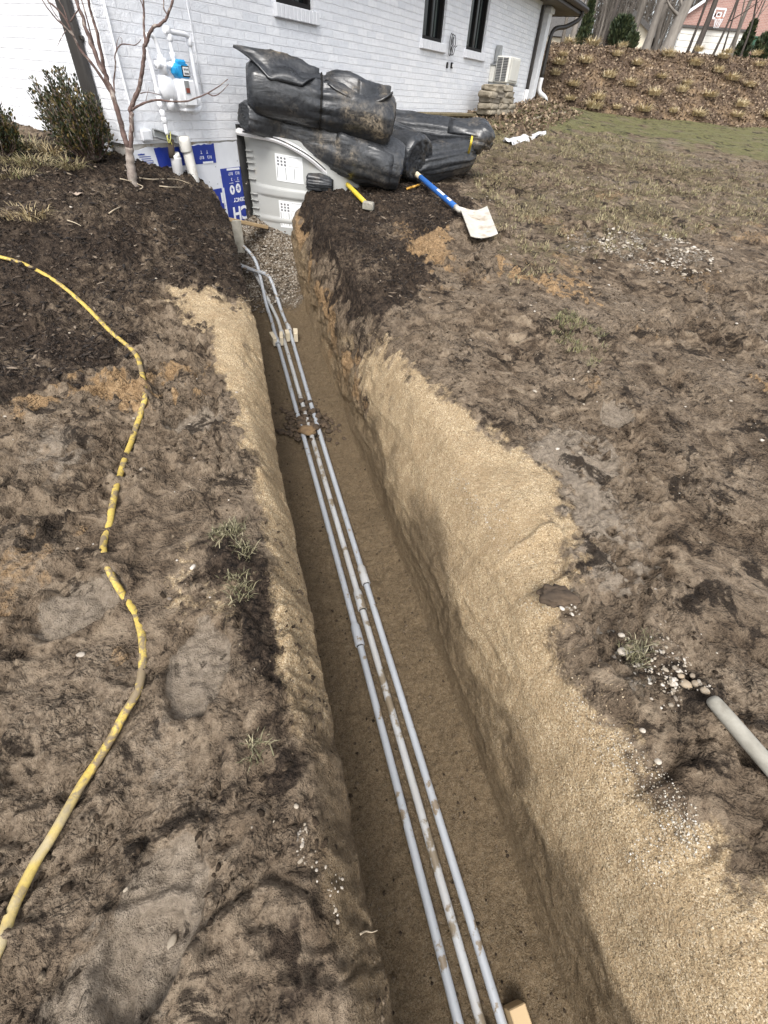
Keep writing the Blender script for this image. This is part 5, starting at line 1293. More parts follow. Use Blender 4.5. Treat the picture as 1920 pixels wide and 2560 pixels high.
limb([tz(855, 712), tz(905, 680, -.05), tz(1000, 650, -.1), tz(1100, 655, -.15), tz(1200, 655, -.2), tz(1290, 630, -.25), tz(1345, 603, -.28), tz(1420, 560, -.3), tz(1478, 515, -.32)], .011, .003)
limb([tz(1345, 603, -.28), tz(1385, 622, -.28), tz(1430, 600, -.29), tz(1483, 545, -.3)], .006, .002)
limb([tz(910, 605), tz(950, 598, -.03), tz(1000, 606, -.05), tz(1035, 615, -.06)], .005, .002)
limb([tz(945, 655, -.06), tz(957, 600, -.07), tz(967, 562, -.08)], .003, .0015)
limb([tz(742, 605), tz(738, 520, .05), tz(748, 420, .06), tz(744, 365, .06), tz(770, 305, .06), tz(800, 285, .06), tz(870, 292, .06), tz(915, 258, .06)], .008, .003)
limb([tz(752, 345, .06), tz(757, 280, .07), tz(773, 235, .08)], .004, .0015)
limb([tz(790, 288, .06), tz(790, 255, .05), tz(780, 240, .05)], .003, .0015)
# twigs, roots, a dead leaf
def twig(pts, r, label, mat='root', lift=.012, cat='twig', name='twig', group='loose twigs on the mulch'):
    P = [gp(p) + [0, 0, lift] for p in pts]; m = MB(); P = spline(P, 6); m.tube(P, np.linspace(r, r * .5, len(P)), 6); o = m.build(name, mat, None, org=P[0]); tag(o, label, cat, group)
twig([zA(905, 1162), zA(980, 1172), zA(1060, 1170), zA(1150, 1172), zA(1230, 1198)], .007, 'long pale twig on the mulch right of the young tree')
twig([zA(1035, 1215), zA(1100, 1222), zA(1190, 1222)], .006, 'straight pale twig on the mulch below the long one')
twig([zA(780, 1168), zA(830, 1180), zA(890, 1200), zA(928, 1222), zA(890, 1245)], .006, 'hooked pale twig at the foot of the young tree')
twig([zA(708, 1395), zA(740, 1372), zA(785, 1350)], .006, 'short pale twig on dark mulch below the dead leaf')
twig([zA(440, 1438), zA(490, 1455), zA(530, 1475)], .005, 'thin pale twig on dark mulch left of the short one')
c = gp(zA(510, 1280)) + [0, 0, .03]; rows = [[c + np.array([(i - 4) * .016, (j - 2) * .012 * (1 - abs(i - 4) / 5.2) + .003 * math.sin(i * 2), .010 * math.sin(i * 1.1 + j)]) for j in range(5)] for i in range(9)]
m = MB(); m.sheet(rows, .002); o = m.build('dead_leaf', simple('pale_leaf', (.42, .33, .26), None, 9, .8, .2), None, org=c); tag(o, 'curled pale dead leaf lying on the dark mulch left of the tree', 'leaf')
def root(pts, label, vs):
    P = []
    for (u, v, z) in pts: x, y = xy_of(u, v); P.append([x, y, z])
    m = MB(); P = spline(P, 6); m.tube(P, np.linspace(.0035, .0012, len(P)), 5); o = m.build('root', 'root', None, org=P[0]); tag(o, label, 'root', 'pale roots sticking out of the cut soil')
def root(pts, label):
    P = spline([gp(p) + [0, 0, .004] for p in pts], 6); m = MB(); m.tube(P, np.linspace(.0035, .0012, len(P)), 5); o = m.build('root', 'root', None, org=P[0]); tag(o, label, 'root', 'pale roots sticking out of the cut soil')
root([(524, 655), (533, 650), (541, 651), (549, 646)], 'pale root on the left bank near the far spacer')
root([(778, 2018), (790, 2012), (803, 2014), (815, 2010)], 'pale root on the left trench rim near the bottom of the photo')
# ================================================================== STONES AND GRASS
def stones(name, label, pts, mat='stones'):
    m = MB()
    for i, (p, s) in enumerate(pts): m.rock(p, (s * (.8 + .5 * rng.random()), s * (.7 + .3 * rng.random()), s * .6), i * 7 + len(pts), 1, .8, .3)
    o = m.build(name, mat, None); tag(o, label, 'gravel', kind='stuff'); return o
def in_poly_pts(pg, n, smin, smax, lift=.0):
    pg = np.array(pg); lo, hi = pg.min(0), pg.max(0); U, V_ = [], []
    while len(U) < n:
        q = lo + (hi - lo) * rng.random((n * 2, 2)); den = fbm(q[:, 0] * 4, q[:, 1] * 4, 0, 3, 401) > -.12 + .25 * rng.random(len(q)); k = inpoly(q[:, 0], q[:, 1], pg) & den
        U += list(q[k, 0]); V_ += list(q[k, 1])
    U, V_ = np.array(U[:n]), np.array(V_[:n]); z = gz(U, V_); s = smin + (smax - smin) * rng.random(n) ** 3
    x, y = xy_of(U, V_); return [((x[i], y[i], z[i] + s[i] * .08 + lift), s[i]) for i in range(n)]
stones('gravel', 'patch of white gravel trodden into the mud on the right', in_poly_pts(PG['gravR'], 650, .006, .026))
stones('gravel', 'rounded pebbles scattered on the muddy right bank near the pole', in_poly_pts(PG['gravS'], 95, .003, .012) + in_poly_pts(poly([(1430, 1450), (1530, 1470), (1540, 1520), (1460, 1520)]), 30, .004, .012) + in_poly_pts(poly([(1300, 1290), (1440, 1330), (1560, 1470), (1480, 1560), (1330, 1500)]), 80, .003, .009) + in_poly_pts(poly([(1150, 1290), (1290, 1270), (1340, 1330), (1290, 1400), (1180, 1340)]), 50, .004, .013))
stones('gravel', 'small pebbles on the dark left rim of the trench', in_poly_pts(poly([(640, 1740), (690, 1740), (720, 1830), (690, 1910), (640, 1850)]), 30, .003, .009) + in_poly_pts(poly([(700, 1880), (740, 1880), (760, 1990), (720, 1990)]), 20, .003, .007))
sp_ = []
for i in range(1500):
    u = rng.uniform(-3.5, 7); v = rng.uniform(-.5, 9)
    if -.05 < u < 1.6 and v < 7.3: continue
    sp_.append((u, v))
U, V_ = np.array(sp_).T; x, y = xy_of(U, V_); z = gz(U, V_); ss = .003 + .013 * rng.random(len(U)) ** 4
stones('gravel', 'stray pale pebbles strewn thinly over the muddy ground', [((x[i], y[i], z[i] + ss[i] * .05), ss[i]) for i in range(len(U))])
wp_ = []
for i in range(2600):
    v = rng.uniform(6.15, 8.4); u = rng.uniform(.05, 1.2 if v < 7.15 else 2.2); s = .006 + .016 * rng.random() ** 2.5; p = flz(u, v, .008 + .02 * rng.random() * 0); 
    wp_.append((p + [0, 0, .02 * float(fbm(np.array([u * 5.]), np.array([v * 5.]), 0, 2, 111)[0]) + .01], s))
stones('gravel', 'coarse gravel sloping up to the window well', wp_, 'stones_brown')
def scatter(name, label, mat, U, V_, size, kind_cat, sub=0, elong=1.0, lift=.3):
    n = len(U); z = gz(U, V_); x, y = xy_of(U, V_); B, Fc = ICO[sub]; Fc = np.array(Fc); nb = len(B)
    S = size[:, None, None] * (1 + .45 * rng.normal(size=(n, nb, 1)).clip(-1, 1)) * np.stack([elong * (.8 + .5 * rng.random(n)), .7 + .3 * rng.random(n), .5 + .3 * rng.random(n)], 1)[:, None, :]
    W = B[None] * S; a = rng.random(n) * 6.283; ca, sa = np.cos(a)[:, None], np.sin(a)[:, None]
    tl = rng.normal(size=n)[:, None] * .25
    W = np.stack([W[..., 0] * ca - W[..., 1] * sa, W[..., 0] * sa + W[..., 1] * ca, W[..., 2] + W[..., 0] * tl], -1) + np.stack([x, y, z + size * lift], 1)[:, None, :]
    o = mesh_np(name, W.reshape(-1, 3), (Fc[None] + (np.arange(n) * nb)[:, None, None]).reshape(-1, 3), mat, smooth=False); tag(o, label, kind_cat, kind='stuff'); return o
def crumb_mat(name, stops):
    m = leaf_mat(name, stops, .95); n = m.node_tree; b = n.nodes['Principled BSDF']; co = objco(n); src = b.inputs['Base Color'].links[0].from_socket
    f = noise(n, co, 130, 5, .7); n.links.new(mix(n, ramp(n, f, [(.38, (.8, .8, .8)), (.6, (0, 0, 0))]), src, (.03, .022, .015)), b.inputs['Base Color']); bump(n, b, f, 1.0, .008); b.inputs['Specular IOR Level'].default_value = .15; return m
M['crumb'] = crumb_mat('soil_crumb', [(0, (.026, .018, .012)), (.45, (.085, .06, .04)), (.8, (.17, .126, .086)), (1, (.27, .21, .147))])
M['chip'] = leaf_mat('mulch_chip', [(0, (.008, .006, .005)), (.6, (.035, .025, .018)), (.9, (.09, .065, .045)), (1, (.24, .19, .14))], .95)
def sc_pts(n, f):
    U, V_ = np.zeros(0), np.zeros(0)
    while len(U) < n:
        v = -.9 + 10 * rng.random(60000) ** 1.5; u = rng.uniform(-3.6, 6.5, 60000); k = ((u < eL_of(v) - .01) | (u > 1.3)) & (rng.random(60000) < np.minimum(1, .12 + 1.0 / (1 + np.abs(v))))
        u, v = u[k], v[k]; k = f(u, v); U = np.concatenate([U, u[k]]); V_ = np.concatenate([V_, v[k]])
    return U[:n], V_[:n]
U, V_ = sc_pts(26000, lambda u, v: (lambda m: (m['sand'] < .3) & (m['slab'] < .3) & ((m['mulch'] < .3) | (v < 3)) & (fbm(u * 2.6, v * 2.6, 0, 3, 451) + .5 * fbm(u * 9, v * 9, 0, 2, 452) > .12))(masks(u, v)))
scatter('soil_crumbs', 'small crumbs of earth scattered over the churned mud', 'crumb', U, V_, .002 + .010 * rng.random(len(U)) ** 3, 'soil', 0, 1.3, .15)
U, V_ = sc_pts(9000, lambda u, v: (masks(u, v)['mulch'] > .5) & (v > 3.0))
scatter('mulch_chips', 'shredded dark bark chips covering the mulch bed', 'chip', U, V_, .003 + .009 * rng.random(len(U)) ** 2, 'mulch', 0, 2.6)
def scatter_at(name, label, mat, P, size, cat):
    n = len(P); B, Fc = ICO[1]; Fc = np.array(Fc); nb = len(B)
    W = B[None] * size[:, None, None] * (1 + .3 * rng.normal(size=(n, nb, 1)).clip(-1, 1)) * (.7 + .5 * rng.random((n, 1, 3))) + (P + np.array([0, 0, .001]))[:, None, :]
    o = mesh_np(name, W.reshape(-1, 3), (Fc[None] + (np.arange(n) * nb)[:, None, None]).reshape(-1, 3), mat); tag(o, label, cat, kind='stuff'); return o
def to_disp(P):
    c = (P - CAMP) @ MC; return np.stack([(c[:, 0] / c[:, 2] * F_PX + 960) / SC, (c[:, 1] / c[:, 2] * F_PX + 1280) / SC], 1)
M['sand_grain'] = leaf_mat('sand_grain', [(0, (.10, .07, .04)), (.5, (.30, .22, .13)), (.9, (.46, .36, .23)), (1, (.55, .46, .34))], .95)
M['white_chip'] = leaf_mat('white_stone_chip', [(0, (.30, .25, .18)), (.5, (.46, .41, .33)), (1, (.64, .60, .53))], .8)
k_ = rng.choice(len(SLOPE), 9000, replace=False); P_ = SLOPE[k_]; uu_ = P_[:, 0] * U2[0] + P_[:, 1] * U2[1]; P_ = P_[(P_[:, 1] > -.5) & (P_[:, 1] < 4.2) & (uu_ > 1.0)]
scatter_at('sand_grains', 'coarse sand grains and crumbs lying on the right trench slope', 'sand_grain', P_, .001 + .0032 * rng.random(len(P_)) ** 3, 'sand')
k_ = rng.choice(len(FLOOR), 3000, replace=False); P_ = FLOOR[k_]; P_ = P_[(P_[:, 1] > -.5) & (P_[:, 1] < 5.5)]
scatter_at('floor_crumbs', 'small brown crumbs lying on the trench floor', 'crumb', P_, .0012 + .008 * rng.random(len(P_)) ** 4, 'soil')
D_ = to_disp(SLOPE); pts_ = []
for (ex, ey, rx, ry, rot_, nn) in ((1385, 1680, 150, 46, .78, 900), (1480, 1790, 70, 30, .8, 300), (1410, 1850, 52, 40, .7, 200), (1020, 1085, 18, 75, -.55, 240), (1245, 1520, 34, 20, .5, 90), (1165, 1315, 36, 18, .3, 90), (1120, 1150, 90, 60, .5, 220)):
    dx, dy = D_[:, 0] - ex, D_[:, 1] - ey; a_, b_ = dx * math.cos(rot_) + dy * math.sin(rot_), -dx * math.sin(rot_) + dy * math.cos(rot_)
    q_ = (a_ / rx) ** 2 + (b_ / ry) ** 2; ok = np.where(q_ < 1.6)[0]
    if len(ok) == 0: continue
    pr = np.exp(-q_[ok] * 1.2) * (1 + .9 * fbm(SLOPE[ok, 0] * 14, SLOPE[ok, 1] * 14, 0, 3, 461)).clip(.02) ** 2; pts_.append(SLOPE[rng.choice(ok, min(nn, len(ok)), replace=False, p=pr / pr.sum())])
P_ = np.vstack(pts_); scatter_at('stone_chips', 'white stone chips mixed into the sand of the right slope', 'white_chip', P_ + rng.normal(size=P_.shape) * [.012, .012, .002], (.0011 + .0028 * rng.random(len(P_)) ** 3), 'gravel')
cc_ = gp((1205, 1290)); m = MB(); V, F = ICO[3]; W = V * (1 + .7 * fbm(V[:, 0] * 2.8, V[:, 1] * 2.8, V[:, 2] * 2.8, 4, 471)[:, None]) * np.array([.085, .055, .022]); m.add(W + cc_, F); o = m.build('soil_clod', 'clod_dark', None, org=cc_); tag(o, 'dark rooty lump of topsoil at the upper edge of the sandy slope', 'clod')
# bigger cobbles by the pole
cob = [(1480, 1478, .026, 'large flat tan cobble left of the pole tip'), (1505, 1478, .022, 'brown cobble between the tan one and the pole tip'), (1522, 1492, .020, 'tan cobble touching the rounded pole tip'), (1470, 1460, .015, 'white cobble above the large flat tan one'), (1452, 1478, .014, 'grey white cobble furthest left of the pole tip'), (1497, 1460, .016, 'white cobble above the brown one near the pole tip'), (1388, 1578, .012, 'white cobble alone on dark soil below the gravel'), (1421, 1645, .014, 'angular white stone at the sand edge, lower right'), (1345, 1408, .026, 'white cobble in the middle of the pebble patch'), (1358, 1398, .020, 'tan cobble beside the white one in the pebble patch'), (1342, 1372, .015, 'round white pebble at the top of the pebble patch')]
for i, (x_, y_, s, lb) in enumerate(cob):
    p = gp((x_, y_)); m = MB(); s *= .85; V, F = ICO[2]; W = V * (1 + .16 * fbm(V[:, 0] * 1.5 + i, V[:, 1] * 1.5, V[:, 2] * 1.5, 2, 411)[:, None]) * np.array([s * 1.15, s * .9, s * .6]); m.add(W + p + [0, 0, s * .12], F)
    o = m.build('cobble', simple('cobble_%s' % ('tan' if 'tan' in lb or 'brown' in lb else 'white'), (.36, .27, .17) if 'tan' in lb else ((.2, .15, .1) if 'brown' in lb else (.50, .455, .39)), (.30, .25, .19), 60, .7, .3), None, org=p); tag(o, lb, 'stone', 'larger stones near the pole')
# sparse grass
def grass_patch(pg, n, h, label, mat='grass', w_=.0022):
    pts = in_poly_pts(pg, n, .01, .01); m = MB()
    for (p, _) in pts:
        p = np.array(p)
        for k in range(4):
            az = rng.random() * 6.283; l = h * (.5 + rng.random()); d = np.array([math.cos(az), math.sin(az), 0]) * l * (.3 + .9 * rng.random()); s = np.array([-math.sin(az), math.cos(az), 0]) * w_
            b0 = p + rng.normal(size=3) * [.012, .012, 0]; mid = b0 + d * .5 + [0, 0, l * .55]; tp = b0 + d + [0, 0, l * (.4 + .4 * rng.random())]
            m.add([b0 - s, b0 + s, mid + s * .8, mid - s * .8, tp], [(0, 1, 2, 3), (3, 2, 4)])
    o = m.build('grass', mat, None, smooth=False); tag(o, label, 'grass', kind='stuff')
grass_patch(poly([(455, 1130), (520, 1120), (545, 1220), (500, 1230), (460, 1180)]), 75, .036, 'tuft of dry grass on the left trench rim', 'grass_dull')
grass_patch(poly([(470, 1230), (530, 1250), (550, 1300), (500, 1310)]), 30, .04, 'few dry blades of grass below the rim tuft', 'grass_dull')
grass_patch(poly([(540, 1600), (610, 1600), (610, 1640), (550, 1650)]), 14, .04, 'few dry blades on the lower left rim', 'grass_dull')
grass_patch(poly([(1165, 680), (1300, 690), (1320, 780), (1260, 800), (1180, 720)]), 200, .045, 'thin green grass surviving in the mud on the right')
grass_patch(poly([(1320, 1360), (1420, 1360), (1400, 1440), (1320, 1400)]), 40, .04, 'few thin blades among the pebbles', 'grass_dull')
grass_patch(PG['dry'], 5200, .05, 'trampled dry grass on the far right ground', 'straw_dull', .003)
grass_patch(poly([(1040, 262), (1180, 244), (1420, 252), (1800, 268), (1800, 380), (1659, 356), (1560, 322), (1430, 296), (1250, 282), (1120, 276)]), 9000, .07, 'short winter lawn in front of the bank', 'grass', .010)
# white plastic sheet scraps
c = gp((1120, 303)); d = gp((1180, 288)) - c; s = np.cross(d, [0, 0, 1.]); s /= np.linalg.norm(s)
rows = [[c + d * (i / 11 * 1.25 - .35) + s * (j - 3) * .055 * (1 - .5 * abs(i - 5) / 8) + np.array([0, 0, .05 + .09 * float(fbm(np.array([i * .9]), np.array([j * .8]), 0, 3, 421)[0]) - .02 * abs(j - 3)]) for j in range(7)] for i in range(12)]
m = MB(); m.sheet(rows, .004); o = m.build('plastic_sheet', 'sheet', None, org=c); tag(o, 'crumpled white plastic sheet on the mud beside the lawn', 'sheet')

# ================================================================== BANK, TREES AND HOUSES BEYOND
def yb(x): return 18.5 + .30 * np.logaddexp(0, (x - 6.0) * 2) / 2
def hz(x, y):
    t = (y - yb(x)) / 2.9; top = 1.72 + .0635 * (yb(x) + 2.9)
    return np.where(t < 0, 1.45 + t * .3, np.where(t < 1, 1.45 + (top - 1.45) * (t * 1.12 - .12 * t * t), top + .0635 * (y - yb(x) - 2.9)))
xs = np.linspace(-14, 60, 240); tts = np.concatenate([np.linspace(-.25, 1.15, 60), 1.15 + np.geomspace(.1, 40, 30)])
X, TT = np.meshgrid(xs, tts); Y = yb(X) + TT * 2.9; Z = hz(X, Y) + .07 * fbm(X * 1.2, Y * 1.2, 0, 4, 431) * sstep(-.1, .1, TT)
P = np.stack([X, Y, Z], -1).reshape(-1, 3); nc = len(xs); i = np.arange(len(tts) - 1)[:, None] * nc + np.arange(nc - 1)[None]
o = mesh_np('hill', P, np.stack([i, i + 1, i + nc + 1, i + nc], -1).reshape(-1, 4), 'hill'); tag(o, kind='structure')
# dead leaves and dry ground cover on the bank
def litter(n, fx, smin, smax, label, name='leaf_litter', mat='litter'):
    V = []; F = []
    P = fx(n); k = len(P)
    D = rng.normal(size=(k, 3)); D[:, 2] = D[:, 2] * .5 + .3; D /= np.linalg.norm(D, axis=1)[:, None]; S = np.cross(D, rng.normal(size=(k, 3))); S /= np.linalg.norm(S, axis=1)[:, None]
    l = (smin + (smax - smin) * rng.random(k) ** 2)[:, None]
    A = np.stack([P, P + D * l * .5 + S * l * .35, P + D * l, P + D * l * .5 - S * l * .35], 1).reshape(-1, 3)
    o = mesh_np(name, A, np.arange(4 * k).reshape(-1, 4), mat, smooth=False); tag(o, label, 'leaves', kind='stuff'); return o
def on_hill(n):
    x = rng.uniform(2, 22, n); y = yb(x) + 2.9 * (rng.random(n) * 1.25 - .06); return np.stack([x, y, hz(x, y) + .05 * rng.random(n)], 1)
litter(42000, on_hill, .035, .11, 'dead leaves and dry ground cover over the steep bank')
def on_bed(n):
    lx = rng.uniform(8.3, 13.5, n); ly = rng.uniform(-1.5, -.05, n); c = np.array([hw(a, b, 0) for a, b in zip(lx, ly)]); u = c[:, 0] * U2[0] + c[:, 1] * U2[1]; v = c[:, 0] * T2[0] + c[:, 1] * T2[1]; c[:, 2] = gz(u, v) + .03 * rng.random(n); return c
litter(3000, on_bed, .04, .10, 'dead leaves over the bed by the house wall')
kp = []
for p in ((1090, 990), (1150, 972), (1220, 952), (1290, 938), (1370, 932)):
    q = gp(zC(*p)); kp.append(q + [0, 0, .0])
P = spline(kp, 8); m = MB()
m.tube(P - [0, 0, .012], .03, 8); o = m.build('kerb', 'limestone', None); tag(o, kind='structure')
# tufts of ornamental grass: three shapes, copied
tuft = []
for k in range(3):
    o = blades(np.array([0, -50., -20.]), 200, .50, .33, 'straw_light', 'grass_tuft', None, None, droop=1.25, w_=.012, seg=3); o.location = (0, 0, 0)
    tuft.append(o)
def hill_hit(p):
    d = ray(p); ks = np.linspace(15, 30, 1500); P = CAMP[None] + d[None] / d[1] * ks[:, None]; i = int(np.argmax(P[:, 2] < hz(P[:, 0], P[:, 1])))
    return P[i] if i else P[-1] * 0 + CAMP + d / d[1] * 21.9
tp = [(280, 318), (435, 322), (645, 335), (1170, 362), (1375, 372), (1565, 388), (240, 395), (605, 392), (390, 440), (960, 395), (1335, 410), (745, 455), (1145, 458), (1590, 462), (180, 525), (550, 542), (915, 545), (1300, 505), (1515, 605), (310, 600), (1090, 590), (1050, 640), (865, 665), (1240, 675), (280, 697), (475, 692), (445, 755), (605, 758), (795, 775), (990, 782), (1460, 742), (1170, 808), (1430, 812), (1655, 815), (205, 452), (700, 600), (1400, 560)]
Q = sorted([(hill_hit(zD(*p)), p) for p in tp], key=lambda a: a[1][1])
rowsN = ['along the crest', 'in the upper part', 'halfway up', 'in the lower part', 'at the foot']
byrow = {}
for q, p in Q: byrow.setdefault(0 if p[1] < 340 or (p[1] < 392 and p[0] > 1150) else 1 if p[1] < 470 else 2 if p[1] < 612 else 3 if p[1] < 705 else 4, []).append((q, p))
ordn = ['leftmost', 'second from left', 'third from left', 'fourth from left', 'fifth from left', 'sixth from left', 'seventh from left', 'eighth from left', 'ninth from left', 'tenth from left', 'eleventh from left']
first = [True] * 3; cnt = 0
for r, lst in byrow.items():
    lst.sort(key=lambda a: a[1][0])
    for k, (q, p) in enumerate(lst):
        t = cnt % 3; o = tuft[t] if first[t] else tuft[t].copy()
        if not first[t]: COL.objects.link(o)
        first[t] = False; cnt += 1
        # blades were modelled about their own base point
        o.location = tuple(q + [0, -.06, .02]); s = .58 + .45 * rng.random(); o.scale = (s * 1.05, s * 1.05, s * (.75 + .3 * rng.random())); o.rotation_euler = (0, 0, rng.random() * 6.28)
        tag(o, f'dry straw tuft {rowsN[r]} of the leafy bank, {ordn[k]}', 'grass tuft', 'dry grass tufts dotted over the bank')
# trunks on the bank
TG = 'bare trees beyond the bank'
def trunk(i, bx, by, tx, ty_, wpx, mat, y, label, br=True):
    b = yp(zD(bx, by), y); t = yp(zD(tx, ty_), y + .2); d = t - b; r = wpx * .36166 / 1119.4 * (y * .7277 - .686 * 1.0) / 2 * .82
    b[2] = float(hz(b[0], b[1])) - .15
    H = 4.2; pts = [b + d * f * (H / max(.8, d[2]) ) for f in (0, .25, .5, .75, 1.0)]; pts = [p + rng.normal(size=3) * [.05, .05, 0] * (k > 0) for k, p in enumerate(pts)]
    o = thing('bare_tree', b, label, 'tree', TG)
    P = spline(pts, 7); q = np.linspace(0, 1, len(P)); m = MB(); m.tube(P, r * (1 + .55 * np.exp(-q * 14) - .35 * q), 14); m.build('trunk', mat, o)
    if br:
        m = MB()
        for k in range(5 if r > .08 else 3):
            f = .25 + .7 * rng.random(); j = int(f * (len(P) - 1)); az = rng.random() * 6.28; L = .8 + 1.4 * rng.random(); dd = np.array([math.cos(az), math.sin(az) * .5, .55 + .6 * rng.random()])
            q_ = P[j] + dd * L; m.tube(spline([P[j], P[j] + dd * L * .5 + rng.normal(size=3) * .08, q_], 4), np.linspace(r * .28 + .008, .006, 9), 5)
            for e in range(3):
                s_ = P[j] + dd * L * (.4 + .2 * e); m.tube([s_, s_ + (dd * .4 + rng.normal(size=3) * .4) * .6], [.008, .003], 4)
        m.build('limbs', mat, o)
TRK = [(235, 305, 290, 0, 26, 'bark_grey', 24, 'grey trunk nearest the house eave'), (300, 300, 378, 0, 44, 'bark_pale', 25, 'thick pale grey trunk left of the dark conifer'), (405, 300, 482, 0, 38, 'bark_grey', 28, 'grey trunk right behind the dark conifer'), (520, 312, 600, 0, 32, 'bark_dark', 24, 'dark trunk left of the rounded evergreen shrub'),
       (700, 320, 800, 0, 50, 'bark_grey', 24, 'brown grey trunk crossing the cream gable'), (815, 325, 925, 0, 58, 'bark_pale', 25, 'pale grey trunk right of the cream gable'), (890, 320, 968, 0, 34, 'bark_grey', 27, 'slimmer grey trunk between two pale ones'), (952, 332, 1105, 0, 84, 'bark_pale', 23.5, 'thickest pale trunk, left of the white garage door'),
       (1110, 332, 1235, 0, 20, 'bark_dark', 24, 'slim dark trunk in front of the garage door left part'), (1158, 345, 1292, 0, 44, 'bark_dark', 23.5, 'thick dark trunk in front of the garage door'), (1290, 342, 1435, 0, 17, 'bark_dark', 24, 'thin dark trunk under the basketball backboard'), (1360, 342, 1475, 0, 13, 'bark_dark', 25, 'thin dark trunk right of the basketball backboard'),
       (1388, 338, 1505, 0, 11, 'bark_grey', 27, 'spindly grey trunk near the garage door right end'), (1420, 355, 1552, 0, 28, 'bark_grey', 24, 'brown grey trunk at the garage door right end'), (1490, 345, 1600, 0, 14, 'bark_dark', 25, 'thin dark trunk in front of the dark right shrub'), (1530, 345, 1665, 0, 11, 'bark_grey', 26, 'spindly trunk between the two dark right shrubs'), (1650, 350, 1760, 0, 16, 'bark_grey', 25, 'grey trunk at the right edge of the photo'),
       (470, 300, 548, 0, 14, 'bark_grey', 29, 'thin grey trunk between the conifer and the dark trunk'), (640, 300, 735, 0, 10, 'bark_dark', 30, 'very thin trunk in front of the cream gable'), (350, 290, 432, 0, 20, 'bark_grey', 31, 'grey trunk hidden low behind the dark conifer')]
for i, t in enumerate(TRK): trunk(i, *t)
# shrubs on the crest
def crest_bush(p, wz, hz_, y, label, name='evergreen_shrub', n=900, conic=False):
    b = yp(zD(*p), y); k = .36166 / 1119.4 * (y * .7277 - .7); W, H = wz * k / 2, hz_ * k * 1.25; b[2] = float(hz(b[0], b[1])) - .02
    t = thing(name, b, label, 'shrub', 'evergreen shrubs on the bank crest'); m = MB(); 
    for i in range(n):
        f = rng.random() ** .8; az = rng.random() * 6.283; pr = (1 - f * .9) if conic else math.sin(math.pi * (.12 + .80 * f)) ** .6; r = W * pr * rng.random() ** .4 * (1 + .2 * math.sin(az * 3 + f * 5))
        p_ = b + np.array([math.cos(az) * r, math.sin(az) * r, H * f]); d = np.array([math.cos(az) * .7, math.sin(az) * .7, .6 + rng.random()]) + rng.normal(size=3) * .35; d /= np.linalg.norm(d)
        leaf_quads([p_], [d], [.12 + .06 * rng.random()], [.035], m)
    m.build('foliage', 'ever_leaf', t, smooth=False); s = MB(); s.tube([b - [0, 0, .1], b + [0, 0, H * .8]], [.03, .01], 6); s.build('stem', 'bark_dark', t)
crest_bush((368, 312), 95, 165, 23.5, 'narrow dark conifer near the house eave', 'conifer', 1300, True)
crest_bush((612, 318), 145, 118, 23.8, 'rounded olive evergreen shrub before the cream gable', n=1500)
crest_bush((706, 326), 60, 60, 23.2, 'small dark evergreen shrub right of the rounded one', n=500)
crest_bush((1480, 350), 100, 140, 26, 'tall dark evergreen shrub at the garage door right end', n=1100, conic=True)
crest_bush((1625, 345), 120, 100, 24.5, 'wide reddish dark shrub at the right edge', n=1100)
# houses beyond
def zat(p, y): return yp(zD(*p), y)
HY = 52.0
pL, pR = zat((1012, 335), HY), zat((1450, 345), HY); topL = zat((1088, 188), HY); ev = zat((1112, 82), HY); rk = zat((1232, 0), HY)
gh = thing('garage_house', (pL[0], HY, pL[2]), 'pink brick house with long white garage door beyond the trees', 'house')
z0h = pL[2] - .6; xl = pL[0]; dz_ = topL[2]; sl_ = (rk[2] - ev[2]) / (rk[0] - ev[0]); apx = xl + 9
m = MB(); m.add([(xl, HY, dz_ + .12), (xl + 18, HY, dz_ + .12), (xl + 18, HY, ev[2]), (apx, HY, ev[2] + sl_ * 9), (xl, HY, ev[2])], [(0, 1, 2, 3, 4)])
m.add([(pR[0] + .1, HY, z0h), (xl + 18, HY, z0h), (xl + 18, HY, dz_ + .12), (pR[0] + .1, HY, dz_ + .12)], [(0, 1, 2, 3)]); m.add([(xl, HY, z0h), (xl, HY, ev[2]), (xl + 4.4, HY + 10, ev[2]), (xl + 4.4, HY + 10, z0h)], [(0, 1, 2, 3)])
m.build('wall', 'pink_brick', gh, smooth=False)
m = MB(); H_ = dz_ - z0h
for i in range(5): m.bbox(((xl + pR[0]) / 2, HY + .10, z0h + H_ * (i + .5) / 5), (pR[0] - xl - .1, .06, H_ / 5 - .012), r=.02)
m.build('garage_door', 'garage', gh, smooth=False)
m = MB(); m.box(((xl + pR[0]) / 2 + .1, HY - .02, dz_ + .06), (pR[0] - xl + .6, .08, .14)); m.build('lintel', 'shingle', gh, smooth=False)
m = MB(); o9 = .35; A = np.array([xl - .35, HY - .3, ev[2] - sl_ * .35 + .1]); B = np.array([apx, HY - .3, ev[2] + sl_ * 9 + .1]); Cc = np.array([xl + 18.4, HY - .3, ev[2] + .1]); dy = np.array([4.6, 10.6, 0]); up = np.array([0, 0, .22])
m.add([A, B, B + dy, A + dy], [(0, 1, 2, 3)]); m.add([B, Cc, Cc + dy, B + dy], [(0, 1, 2, 3)]); m.build('roof', 'shingle', gh, smooth=False)
m = MB(); m.add([A - [0, .03, 0], B - [0, .03, 0], B - up - [0, .03, 0], A - up - [0, .03, 0]], [(0, 1, 2, 3)]); m.add([B - [0, .03, 0], Cc - [0, .03, 0], Cc - up - [0, .03, 0], B - up - [0, .03, 0]], [(0, 1, 2, 3)]); m.build('rake_trim', 'white_paint', gh, smooth=False)
b0 = zat((1322, 95), HY - .6); kx = abs(zat((1360, 95), HY - .6)[0] - zat((1288, 95), HY - .6)[0]); kz = abs(zat((1322, 60), HY - .6)[2] - zat((1322, 130), HY - .6)[2])
